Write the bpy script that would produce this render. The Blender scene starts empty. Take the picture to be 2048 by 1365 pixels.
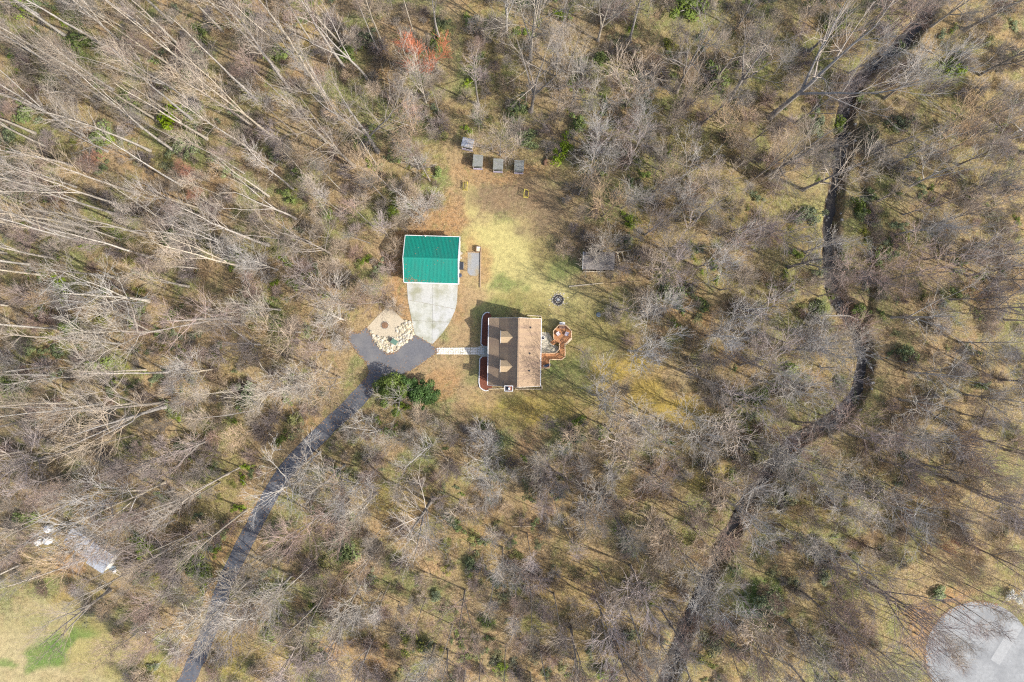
import bpy, math, random
import numpy as np
from mathutils import Vector

random.seed(11)
rng = np.random.default_rng(11)
R = math.radians
scene = bpy.context.scene
COL = scene.collection

# ------------------------------------------------------------------ camera, sky, sun, exposure
ALT, FPX = 120.0, 1365.333          # drone height, focal length in plan units
cam = bpy.data.cameras.new('drone_camera')
cam.lens = 24.0
cam.sensor_width = 36.0
cam.clip_start = 1.0
cam.clip_end = 3000.0
cam_o = bpy.data.objects.new('drone_camera', cam)
cam_o.location = (0, 0, ALT)
COL.objects.link(cam_o)
scene.camera = cam_o

SUN_EL, SUN_AZ = R(41.0), R(-25.0)   # azimuth measured from +x, counter-clockwise
sdir = Vector((math.cos(SUN_EL) * math.cos(SUN_AZ), math.cos(SUN_EL) * math.sin(SUN_AZ), math.sin(SUN_EL)))
world = bpy.data.worlds.new('World')
scene.world = world
world.use_nodes = True
wn = world.node_tree
bg = wn.nodes['Background']
sky = wn.nodes.new('ShaderNodeTexSky')
sky.sky_type = 'NISHITA'
sky.sun_disc = False
sky.sun_elevation = SUN_EL
sky.sun_rotation = math.pi / 2 - SUN_AZ
sky.dust_density = 2.5
sky.air_density = 0.8
wn.links.new(sky.outputs[0], bg.inputs[0])
bg.inputs[1].default_value = 0.15
sl = bpy.data.lights.new('sun', 'SUN')
sl.energy = 3.1
sl.angle = R(0.5)
sl.color = (1.0, 0.95, 0.87)
sun_o = bpy.data.objects.new('sun', sl)
sun_o.rotation_euler = sdir.to_track_quat('Z', 'Y').to_euler()
sun_o.location = sdir * 200
COL.objects.link(sun_o)
scene.view_settings.view_transform = 'Standard'
scene.view_settings.look = 'None'
scene.view_settings.gamma = 1.0
scene.view_settings.use_curve_mapping = False
scene.view_settings.exposure = 1.1
scene.cycles.use_denoising = False
scene.cycles.filter_width = 1.2
scene.cycles.max_bounces = 5
scene.cycles.diffuse_bounces = 3
scene.cycles.transparent_max_bounces = 4


def W(px, py, z=0.0):
    """plan position -> world; the site plan is in units of 0.0879 m at ground level, seen from the drone"""
    k = (ALT - z) / FPX
    return ((px - 1024.0) * k, (682.5 - py) * k, z)


# ------------------------------------------------------------------ value noise + polyline helpers (numpy)
_lat = np.random.default_rng(5).random((256, 256))


def vnoise(x, y, s, seed=0):
    x = np.asarray(x) / s + seed * 17.3
    y = np.asarray(y) / s + seed * 31.7
    xi, yi = np.floor(x).astype(int), np.floor(y).astype(int)
    fx, fy = x - xi, y - yi
    fx, fy = fx * fx * (3 - 2 * fx), fy * fy * (3 - 2 * fy)
    a = _lat[xi % 256, yi % 256]
    b = _lat[(xi + 1) % 256, yi % 256]
    c = _lat[xi % 256, (yi + 1) % 256]
    d = _lat[(xi + 1) % 256, (yi + 1) % 256]
    return (a * (1 - fx) + b * fx) * (1 - fy) + (c * (1 - fx) + d * fx) * fy


def fbm(x, y, s, seed=0, o=4):
    v, a, t = 0.0, 1.0, 0.0
    for i in range(o):
        v = v + a * vnoise(x, y, s / 2 ** i, seed + i)
        t += a
        a *= 0.55
    return v / t


def smooth_poly(pts, n=8):
    """Catmull-Rom through the points"""
    p = np.array(pts, float)
    p = np.vstack([2 * p[0] - p[1], p, 2 * p[-1] - p[-2]])
    out = []
    for i in range(1, len(p) - 2):
        for u in np.linspace(0, 1, n, endpoint=False):
            a, b, c, d = p[i - 1], p[i], p[i + 1], p[i + 2]
            out.append(0.5 * (2 * b + (c - a) * u + (2 * a - 5 * b + 4 * c - d) * u ** 2 + (3 * b - a - 3 * c + d) * u ** 3))
    out.append(p[-2])
    return np.array(out)


def poly_dist(x, y, line):
    """distance to polyline and signed side (+ on the left hand of travel)"""
    x = np.asarray(x, float)
    y = np.asarray(y, float)
    best = np.full(x.shape, 1e9)
    side = np.zeros(x.shape)
    for (ax, ay), (bx, by) in zip(line[:-1], line[1:]):
        dx, dy = bx - ax, by - ay
        L = dx * dx + dy * dy + 1e-9
        t = np.clip(((x - ax) * dx + (y - ay) * dy) / L, 0, 1)
        d = np.hypot(x - ax - t * dx, y - ay - t * dy)
        m = d < best
        best = np.where(m, d, best)
        side = np.where(m, np.sign(dx * (y - ay) - dy * (x - ax)), side)
    return best, side


def in_poly(x, y, poly):
    x = np.asarray(x, float)
    y = np.asarray(y, float)
    r = np.zeros(x.shape, bool)
    n = len(poly)
    for i in range(n):
        x1, y1 = poly[i]
        x2, y2 = poly[(i + 1) % n]
        c = ((y1 > y) != (y2 > y)) & (x < (x2 - x1) * (y - y1) / (y2 - y1 + 1e-12) + x1)
        r ^= c
    return r


def sstep(a, b, v):
    t = np.clip((v - a) / (b - a), 0, 1)
    return t * t * (3 - 2 * t)


def wl(pts):
    return np.array([W(a, b)[:2] for a, b in pts])


CREEK_PX = [(1960, -120), (1890, -30), (1838, 55), (1770, 115), (1715, 165), (1698, 220), (1692, 290), (1680, 350), (1668, 420), (1666, 500),
            (1674, 580), (1700, 630), (1722, 668), (1733, 715), (1728, 765), (1706, 808), (1668, 845), (1600, 880), (1545, 940),
            (1500, 1010), (1462, 1075), (1428, 1140), (1395, 1220), (1365, 1290), (1335, 1370), (1300, 1480)]
creek = smooth_poly(wl(CREEK_PX), 6)
SHADOW_GROOVE_PX = [(1712, 175), (1722, 240), (1722, 315), (1736, 400), (1742, 480), (1744, 560), (1742, 610), (1730, 650)]  # groove added to draw a terrace bank's shadow line
shadow_groove = smooth_poly(wl(SHADOW_GROOVE_PX), 5)


DRIVE_PX = [(330, 1440), (352, 1400), (378, 1352), (404, 1296), (428, 1234), (446, 1178), (468, 1128), (497, 1072), (527, 1016),
            (562, 956), (606, 905), (655, 856), (708, 806), (748, 762), (790, 728)]
drive = smooth_poly(wl(DRIVE_PX), 8)


def terrain(x, y):
    x = np.asarray(x, float)
    y = np.asarray(y, float)
    d, s = poly_dist(x, y, creek)
    wob = (fbm(x, y, 3.0, 3) - 0.5)
    d2 = d + wob * 1.5 + (fbm(x, y, 9.0, 13) - 0.5) * 1.2
    outer = np.where(s > 0, 1.5, 2.3)         # cut bank on the house-far side, shelving beach on the other
    h = -1.9 * (1 - sstep(0.8, outer, d2))
    dd, ss = poly_dist(x, y, shadow_groove)
    h = np.minimum(h, -0.9 * (1 - sstep(0.1, 0.9, dd + wob * 0.9)))
    far = sstep(2.0, 10, np.minimum(d, 40))
    yard = sstep(28, 45, np.hypot(x + 2, y - 5))
    dr, _ = poly_dist(x, y, drive)
    built = sstep(2.5, 7, dr) * sstep(11, 17, np.hypot(x - 82, y + 55.8)) * sstep(9, 15, np.hypot(x + 76, y + 37))
    h = h + (fbm(x, y, 9.0, 9) - 0.5) * 0.4 * far * yard * built
    return h


def th(x, y):
    return float(terrain(np.array([x]), np.array([y]))[0])


# ------------------------------------------------------------------ materials
def new_mat(name):
    m = bpy.data.materials.new(name)
    m.use_nodes = True
    nt = m.node_tree
    return m, nt, nt.nodes['Principled BSDF']


def mat(name, col, rough=0.8, var=0.15, scale=5.0, bump=0.0, spec=0.25, objvar=0.0, metal=0.0, dirt=None, dirt_scale=1.0, dirt_amt=0.5, stretch=(1, 1, 1)):
    m, nt, b = new_mat(name)
    N, L = nt.nodes, nt.links
    tc = N.new('ShaderNodeTexCoord')
    mp = N.new('ShaderNodeMapping')
    mp.inputs['Scale'].default_value = stretch
    L.new(tc.outputs['Object'], mp.inputs[0])
    nz = N.new('ShaderNodeTexNoise')
    nz.inputs['Scale'].default_value = scale
    nz.inputs['Detail'].default_value = 6
    nz.inputs['Roughness'].default_value = 0.65
    L.new(mp.outputs[0], nz.inputs['Vector'])
    mr = N.new('ShaderNodeMapRange')
    mr.inputs[1].default_value, mr.inputs[2].default_value = 0.3, 0.7
    mr.inputs[3].default_value, mr.inputs[4].default_value = 1 - var, 1 + var
    L.new(nz.outputs[0], mr.inputs[0])
    hs = N.new('ShaderNodeHueSaturation')
    hs.inputs['Color'].default_value = (*col, 1)
    val = mr.outputs[0]
    if objvar:
        oi = N.new('ShaderNodeObjectInfo')
        m2 = N.new('ShaderNodeMapRange')
        m2.inputs[3].default_value, m2.inputs[4].default_value = 1 - objvar, 1 + objvar
        L.new(oi.outputs['Random'], m2.inputs[0])
        mu = N.new('ShaderNodeMath')
        mu.operation = 'MULTIPLY'
        L.new(val, mu.inputs[0])
        L.new(m2.outputs[0], mu.inputs[1])
        val = mu.outputs[0]
        m3 = N.new('ShaderNodeMath')          # a second, unrelated random for saturation
        m3.operation = 'FRACT'
        m4 = N.new('ShaderNodeMath')
        m4.operation = 'MULTIPLY'
        m4.inputs[1].default_value = 37.7
        L.new(oi.outputs['Random'], m4.inputs[0])
        L.new(m4.outputs[0], m3.inputs[0])
        m5 = N.new('ShaderNodeMapRange')
        m5.inputs[3].default_value, m5.inputs[4].default_value = 0.6, 1.3
        L.new(m3.outputs[0], m5.inputs[0])
        L.new(m5.outputs[0], hs.inputs['Saturation'])
    L.new(val, hs.inputs['Value'])
    out = hs.outputs[0]
    if dirt:
        n2 = N.new('ShaderNodeTexNoise')
        n2.inputs['Scale'].default_value = dirt_scale
        n2.inputs['Detail'].default_value = 7
        L.new(mp.outputs[0], n2.inputs['Vector'])
        cr = N.new('ShaderNodeMapRange')
        cr.inputs[1].default_value, cr.inputs[2].default_value = 0.45, 0.68
        cr.inputs[4].default_value = dirt_amt
        L.new(n2.outputs[0], cr.inputs[0])
        mx = N.new('ShaderNodeMix')
        mx.data_type = 'RGBA'
        L.new(cr.outputs[0], mx.inputs[0])
        L.new(out, mx.inputs[6])
        mx.inputs[7].default_value = (*dirt, 1)
        out = mx.outputs[2]
    L.new(out, b.inputs['Base Color'])
    b.inputs['Roughness'].default_value = rough
    b.inputs['Metallic'].default_value = metal
    b.inputs['Specular IOR Level'].default_value = spec
    if bump:
        bp = N.new('ShaderNodeBump')
        bp.inputs['Strength'].default_value = bump
        bp.inputs['Distance'].default_value = 0.05
        L.new(nz.outputs[0], bp.inputs['Height'])
        L.new(bp.outputs[0], b.inputs['Normal'])
    return m


M = {}
M['bark_pale'] = mat('bark_pale', (0.37, 0.33, 0.27), 0.9, 0.35, 2.0, 0.5, objvar=0.22)
M['bark_mid'] = mat('bark_mid', (0.33, 0.295, 0.25), 0.9, 0.35, 2.0, 0.5, objvar=0.25)
M['bark_grey'] = mat('bark_grey', (0.27, 0.24, 0.205), 0.9, 0.28, 3.0, 0.5, objvar=0.25)
M['bark_white'] = mat('bark_white', (0.43, 0.40, 0.35), 0.9, 0.3, 2.0, 0.4, objvar=0.1)
M['twig_pale'] = mat('twig_pale', (0.35, 0.295, 0.23), 0.9, 0.15, 1.0, objvar=0.38)
M['twig_grey'] = mat('twig_grey', (0.30, 0.255, 0.205), 0.9, 0.15, 1.0, objvar=0.4)
M['twig_silver'] = mat('twig_silver', (0.37, 0.335, 0.285), 0.9, 0.15, 1.0, objvar=0.18)
M['twig_mauve'] = mat('twig_mauve', (0.31, 0.24, 0.205), 0.9, 0.15, 1.0, objvar=0.38)
M['twig_red'] = mat('twig_red', (0.50, 0.205, 0.125), 0.85, 0.25, 1.0, objvar=0.2)
M['twig_tan'] = mat('twig_tan', (0.42, 0.33, 0.235), 0.9, 0.2, 1.0, objvar=0.25)
M['leaf_green'] = mat('leaf_green', (0.15, 0.19, 0.05), 0.6, 0.35, 1.3, objvar=0.3)
M['leaf_bright'] = mat('leaf_bright', (0.165, 0.215, 0.05), 0.6, 0.3, 1.3, objvar=0.2)
M['leaf_dark'] = mat('leaf_dark', (0.125, 0.16, 0.05), 0.6, 0.35, 1.3, objvar=0.25)
M['leaf_olive'] = mat('leaf_olive', (0.20, 0.20, 0.07), 0.7, 0.3, 1.3, objvar=0.25)
M['leaf_ever'] = mat('leaf_ever', (0.11, 0.15, 0.03), 0.6, 0.45, 1.1)
M['leaf_ever_dark'] = mat('leaf_ever_dark', (0.06, 0.11, 0.028), 0.6, 0.45, 1.1)
M['petal_white'] = mat('petal_white', (0.75, 0.74, 0.66), 0.7, 0.1, 2.0)
M['white_paint'] = mat('white_paint', (0.6, 0.6, 0.585), 0.5, 0.06, 3.0)
M['siding'] = mat('siding', (0.62, 0.60, 0.55), 0.6, 0.06, 2.0)
M['glass'] = mat('glass', (0.03, 0.04, 0.05), 0.08, 0.05, 2.0, spec=0.6)
M['timber'] = mat('timber', (0.30, 0.22, 0.14), 0.85, 0.3, 6.0, 0.3)
M['timber_pale'] = mat('timber_pale', (0.52, 0.44, 0.31), 0.85, 0.25, 6.0, 0.2)
M['deck_wood'] = mat('deck_wood', (0.45, 0.215, 0.095), 0.7, 0.28, 3.0, 0.2)
M['deck_rail'] = mat('deck_rail', (0.62, 0.44, 0.27), 0.7, 0.2, 4.0)
M['dark'] = mat('dark', (0.025, 0.027, 0.035), 0.6, 0.3, 4.0)
M['navy'] = mat('navy', (0.03, 0.04, 0.07), 0.45, 0.3, 4.0)
M['metal_grey'] = mat('metal_grey', (0.30, 0.31, 0.31), 0.5, 0.15, 2.0, metal=0.0, dirt=(0.16, 0.15, 0.12), dirt_scale=1.5, dirt_amt=0.7)
M['shed_roof'] = mat('shed_roof', (0.17, 0.15, 0.135), 0.8, 0.25, 3.0, 0.2, dirt=(0.25, 0.22, 0.19), dirt_scale=1.5, dirt_amt=0.7)
M['roof_grey'] = mat('roof_grey', (0.21, 0.215, 0.20), 0.85, 0.25, 6.0, 0.2, dirt=(0.15, 0.16, 0.10), dirt_scale=2.0, dirt_amt=0.6)
M['roof_blue'] = mat('roof_blue', (0.35, 0.375, 0.41), 0.5, 0.12, 3.0, dirt=(0.25, 0.24, 0.22), dirt_scale=1.2, dirt_amt=0.6)
M['roof_mobile'] = mat('roof_mobile', (0.38, 0.385, 0.40), 0.55, 0.1, 3.0, dirt=(0.27, 0.23, 0.18), dirt_scale=0.7, dirt_amt=0.75)
M['green_metal'] = mat('green_metal', (0.004, 0.19, 0.138), 0.5, 0.08, 0.8, stretch=(2.2, 0.3, 1), spec=0.4, dirt=(0.03, 0.145, 0.11), dirt_scale=0.6, dirt_amt=0.4)
M['green_box'] = mat('green_box', (0.10, 0.17, 0.13), 0.5, 0.15, 3.0)
M['brick'] = mat('brick', (0.26, 0.10, 0.06), 0.85, 0.35, 9.0, 0.3)
M['stone'] = mat('stone', (0.43, 0.385, 0.285), 0.9, 0.25, 4.0, 0.3, objvar=0.3)
M['stone_grey'] = mat('stone_grey', (0.31, 0.285, 0.24), 0.9, 0.3, 4.0, 0.3, objvar=0.25)
M['paver'] = mat('paver', (0.55, 0.53, 0.47), 0.9, 0.18, 3.0, 0.2, objvar=0.15)
M['gravel'] = mat('gravel', (0.23, 0.235, 0.235), 0.95, 0.3, 9.0, 0.6, dirt=(0.27, 0.22, 0.13), dirt_scale=0.7, dirt_amt=0.8)
M['gravel_pink'] = mat('gravel_pink', (0.37, 0.32, 0.235), 0.95, 0.3, 7.0, 0.6, dirt=(0.42, 0.36, 0.26), dirt_scale=1.2, dirt_amt=0.7)
M['gravel_pale'] = mat('gravel_pale', (0.50, 0.46, 0.36), 0.95, 0.3, 6.0, 0.5, dirt=(0.22, 0.2, 0.12), dirt_scale=1.3, dirt_amt=0.8)
M['mulch'] = mat('mulch', (0.16, 0.058, 0.035), 0.95, 0.4, 8.0, 0.8)
M['asphalt_shaded'] = mat('asphalt_shaded', (0.078, 0.084, 0.098), 0.9, 0.22, 2.0, 0.15, dirt=(0.115, 0.115, 0.12), dirt_scale=0.5, dirt_amt=0.8)  # darker copy of the asphalt; tree shade put into its colour
M['twig_dullred'] = mat('twig_dullred', (0.42, 0.22, 0.15), 0.9, 0.2, 1.0)
M['concrete'] = mat('concrete', (0.375, 0.378, 0.34), 0.85, 0.1, 2.5, 0.1, dirt=(0.24, 0.24, 0.17), dirt_scale=0.5, dirt_amt=0.95, objvar=0.05)
M['asphalt'] = mat('asphalt', (0.115, 0.117, 0.126), 0.9, 0.18, 3.0, 0.15, dirt=(0.165, 0.16, 0.155), dirt_scale=0.35, dirt_amt=0.7)
M['asphalt_pale'] = mat('asphalt_pale', (0.235, 0.24, 0.235), 0.9, 0.16, 2.0, 0.1, dirt=(0.17, 0.175, 0.175), dirt_scale=0.3, dirt_amt=0.9)
M['concrete_pale'] = mat('concrete_pale', (0.272, 0.276, 0.268), 0.9, 0.1, 1.5, 0.1)
M['yellow'] = mat('yellow', (0.50, 0.41, 0.07), 0.5, 0.1, 3.0)
M['net'] = mat('net', (0.03, 0.03, 0.03), 0.9, 0.2, 3.0)
M['tank_white'] = mat('tank_white', (0.72, 0.72, 0.68), 0.55, 0.12, 2.0)
M['dry_leaf'] = mat('dry_leaf', (0.24, 0.15, 0.085), 0.9, 0.4, 3.0)
M['bark_brown'] = mat('bark_brown', (0.17, 0.10, 0.06), 0.95, 0.4, 3.0, 0.6)
M['lavender'] = mat('lavender', (0.42, 0.38, 0.45), 0.7, 0.15, 3.0)
M['ash'] = mat('ash', (0.045, 0.042, 0.04), 0.95, 0.5, 6.0, 0.5)
M['lid_blue'] = mat('lid_blue', (0.17, 0.205, 0.22), 0.7, 0.2, 3.0)
M['chair_brown'] = mat('chair_brown', (0.22, 0.13, 0.09), 0.7, 0.2, 3.0)
M['cushion'] = mat('cushion', (0.55, 0.48, 0.47), 0.9, 0.15, 3.0)
M['cushion_grey'] = mat('cushion_grey', (0.36, 0.33, 0.38), 0.9, 0.15, 3.0)


def shingle_mat():
    m, nt, b = new_mat('roof_shingles')
    N, L = nt.nodes, nt.links
    tc = N.new('ShaderNodeTexCoord')
    mp = N.new('ShaderNodeMapping')
    mp.inputs['Rotation'].default_value = (0, 0, R(90))
    L.new(tc.outputs['Object'], mp.inputs[0])
    br = N.new('ShaderNodeTexBrick')
    br.inputs['Color1'].default_value = (0.33, 0.235, 0.145, 1)
    br.inputs['Color2'].default_value = (0.275, 0.195, 0.12, 1)
    br.inputs['Mortar'].default_value = (0.19, 0.13, 0.085, 1)
    br.inputs['Scale'].default_value = 1.0
    br.inputs['Brick Width'].default_value = 0.34
    br.inputs['Row Height'].default_value = 0.16
    br.inputs['Mortar Size'].default_value = 0.012
    L.new(mp.outputs[0], br.inputs['Vector'])
    m2 = N.new('ShaderNodeMapping')
    m2.inputs['Scale'].default_value = (0.12, 1.1, 0.12)
    L.new(tc.outputs['Object'], m2.inputs[0])
    nz = N.new('ShaderNodeTexNoise')
    nz.inputs['Scale'].default_value = 1.4
    nz.inputs['Detail'].default_value = 8
    L.new(m2.outputs[0], nz.inputs['Vector'])
    mr = N.new('ShaderNodeMapRange')
    mr.inputs[1].default_value, mr.inputs[2].default_value = 0.46, 0.72
    mr.inputs[4].default_value = 0.6
    L.new(nz.outputs[0], mr.inputs[0])
    mx = N.new('ShaderNodeMix')
    mx.data_type = 'RGBA'
    L.new(mr.outputs[0], mx.inputs[0])
    L.new(br.outputs[0], mx.inputs[6])
    mx.inputs[7].default_value = (0.185, 0.125, 0.095, 1)
    L.new(mx.outputs[2], b.inputs['Base Color'])
    b.inputs['Roughness'].default_value = 0.9
    bp = N.new('ShaderNodeBump')
    bp.inputs['Strength'].default_value = 0.4
    bp.inputs['Distance'].default_value = 0.01
    L.new(br.outputs['Fac'], bp.inputs['Height'])
    bp.invert = True
    L.new(bp.outputs[0], b.inputs['Normal'])
    return m


M['shingles'] = shingle_mat()
M['shingles_sunlit'] = mat('shingles_sunlit', (0.37, 0.275, 0.165), 0.9, 0.22, 6.0, 0.3)  # lighter copy of the shingles; sunlit dormer slopes put into the colour


def water_mat():
    m, nt, b = new_mat('creek_water')
    N, L = nt.nodes, nt.links
    tc = N.new('ShaderNodeTexCoord')
    nz = N.new('ShaderNodeTexNoise')
    nz.inputs['Scale'].default_value = 0.5
    nz.inputs['Detail'].default_value = 6
    L.new(tc.outputs['Object'], nz.inputs['Vector'])
    mx = N.new('ShaderNodeMix')
    mx.data_type = 'RGBA'
    mx.inputs[6].default_value = (0.032, 0.033, 0.036, 1)
    mx.inputs[7].default_value = (0.075, 0.062, 0.048, 1)
    L.new(nz.outputs[0], mx.inputs[0])
    L.new(mx.outputs[2], b.inputs['Base Color'])
    b.inputs['Roughness'].default_value = 0.4
    b.inputs['Specular IOR Level'].default_value = 0.14
    n2 = N.new('ShaderNodeTexNoise')
    n2.inputs['Scale'].default_value = 5
    L.new(tc.outputs['Object'], n2.inputs['Vector'])
    bp = N.new('ShaderNodeBump')
    bp.inputs['Strength'].default_value = 0.12
    L.new(n2.outputs[0], bp.inputs['Height'])
    L.new(bp.outputs[0], b.inputs['Normal'])
    return m


M['water'] = water_mat()


def ground_mat():
    m, nt, b = new_mat('forest_floor')
    N, L = nt.nodes, nt.links
    tc = N.new('ShaderNodeTexCoord')
    at = N.new('ShaderNodeAttribute')
    at.attribute_name = 'tint'
    sp = N.new('ShaderNodeAttribute')
    sp.attribute_name = 'speck'

    def noise(scale, detail=6, rough=0.65):
        n = N.new('ShaderNodeTexNoise')
        n.inputs['Scale'].default_value = scale
        n.inputs['Detail'].default_value = detail
        n.inputs['Roughness'].default_value = rough
        L.new(tc.outputs['Object'], n.inputs['Vector'])
        return n

    def rng_(src, a, c, lo, hi):
        r = N.new('ShaderNodeMapRange')
        r.inputs[1].default_value, r.inputs[2].default_value = a, c
        r.inputs[3].default_value, r.inputs[4].default_value = lo, hi
        L.new(src, r.inputs[0])
        return r.outputs[0]

    def mix(f, a, c, typ='MIX'):
        x = N.new('ShaderNodeMix')
        x.data_type = 'RGBA'
        x.blend_type = typ
        if isinstance(f, float):
            x.inputs[0].default_value = f
        else:
            L.new(f, x.inputs[0])
        for s, i in ((a, 6), (c, 7)):
            if isinstance(s, tuple):
                x.inputs[i].default_value = (*s, 1)
            else:
                L.new(s, x.inputs[i])
        return x.outputs[2]

    def mul(a, c):
        x = N.new('ShaderNodeMath')
        x.operation = 'MULTIPLY'
        L.new(a, x.inputs[0])
        if isinstance(c, float):
            x.inputs[1].default_value = c
        else:
            L.new(c, x.inputs[1])
        return x.outputs[0]
    base = at.outputs['Color']
    n1, n2, n3, n4 = noise(1.3, 8, 0.75), noise(4.5, 4, 0.7), noise(0.28, 5), noise(9.0, 2)
    # brown leaf drifts, straw and moss patches, dark humus, pale leaf flecks
    f = mul(rng_(n3.outputs[0], 0.5, 0.66, 0, 0.6), sp.outputs['Fac'])
    c = mix(f, base, (0.26, 0.165, 0.085))
    n3b = noise(0.45, 5)
    n3b.inputs['Distortion'].default_value = 1.0
    f = mul(rng_(n3b.outputs[0], 0.52, 0.68, 0, 0.6), sp.outputs['Fac'])
    c = mix(f, c, (0.165, 0.18, 0.06))
    f = mul(rng_(n1.outputs[0], 0.52, 0.36, 0, 0.75), sp.outputs['Fac'])
    c = mix(f, c, (0.095, 0.068, 0.042))
    f = mul(rng_(n2.outputs[0], 0.54, 0.66, 0, 0.95), sp.outputs['Fac'])
    c = mix(f, c, (0.35, 0.275, 0.18))
    f = mul(rng_(n2.outputs[0], 0.47, 0.35, 0, 0.75), sp.outputs['Fac'])
    c = mix(f, c, (0.075, 0.055, 0.035))
    hs = N.new('ShaderNodeHueSaturation')
    L.new(c, hs.inputs['Color'])
    L.new(rng_(n1.outputs[0], 0.3, 0.7, 0.78, 1.22), hs.inputs['Value'])
    hs2 = N.new('ShaderNodeHueSaturation')
    L.new(hs.outputs[0], hs2.inputs['Color'])
    L.new(rng_(n4.outputs[0], 0.3, 0.7, 0.8, 1.2), hs2.inputs['Value'])
    L.new(hs2.outputs[0], b.inputs['Base Color'])
    b.inputs['Roughness'].default_value = 0.95
    b.inputs['Specular IOR Level'].default_value = 0.1
    bp = N.new('ShaderNodeBump')
    bp.inputs['Strength'].default_value = 0.7
    bp.inputs['Distance'].default_value = 0.12
    L.new(n2.outputs[0], bp.inputs['Height'])
    L.new(bp.outputs[0], b.inputs['Normal'])
    return m


M['ground'] = ground_mat()


# ------------------------------------------------------------------ object helpers
def tag(o, label=None, cat=None, group=None, kind=None):
    if label: o['label'] = label
    if cat: o['category'] = cat
    if group: o['group'] = group
    if kind: o['kind'] = kind
    return o


def empty(name, loc, rz=0.0, label=None, cat=None, group=None):
    o = bpy.data.objects.new(name, None)
    o.location = loc
    o.rotation_euler = (0, 0, rz)
    o.empty_display_size = 0.3
    COL.objects.link(o)
    return tag(o, label, cat, group)


def link(name, me, parent=None, loc=None):
    o = bpy.data.objects.new(name, me)
    COL.objects.link(o)
    if parent is not None: o.parent = parent
    if loc is not None: o.location = loc
    return o


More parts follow.
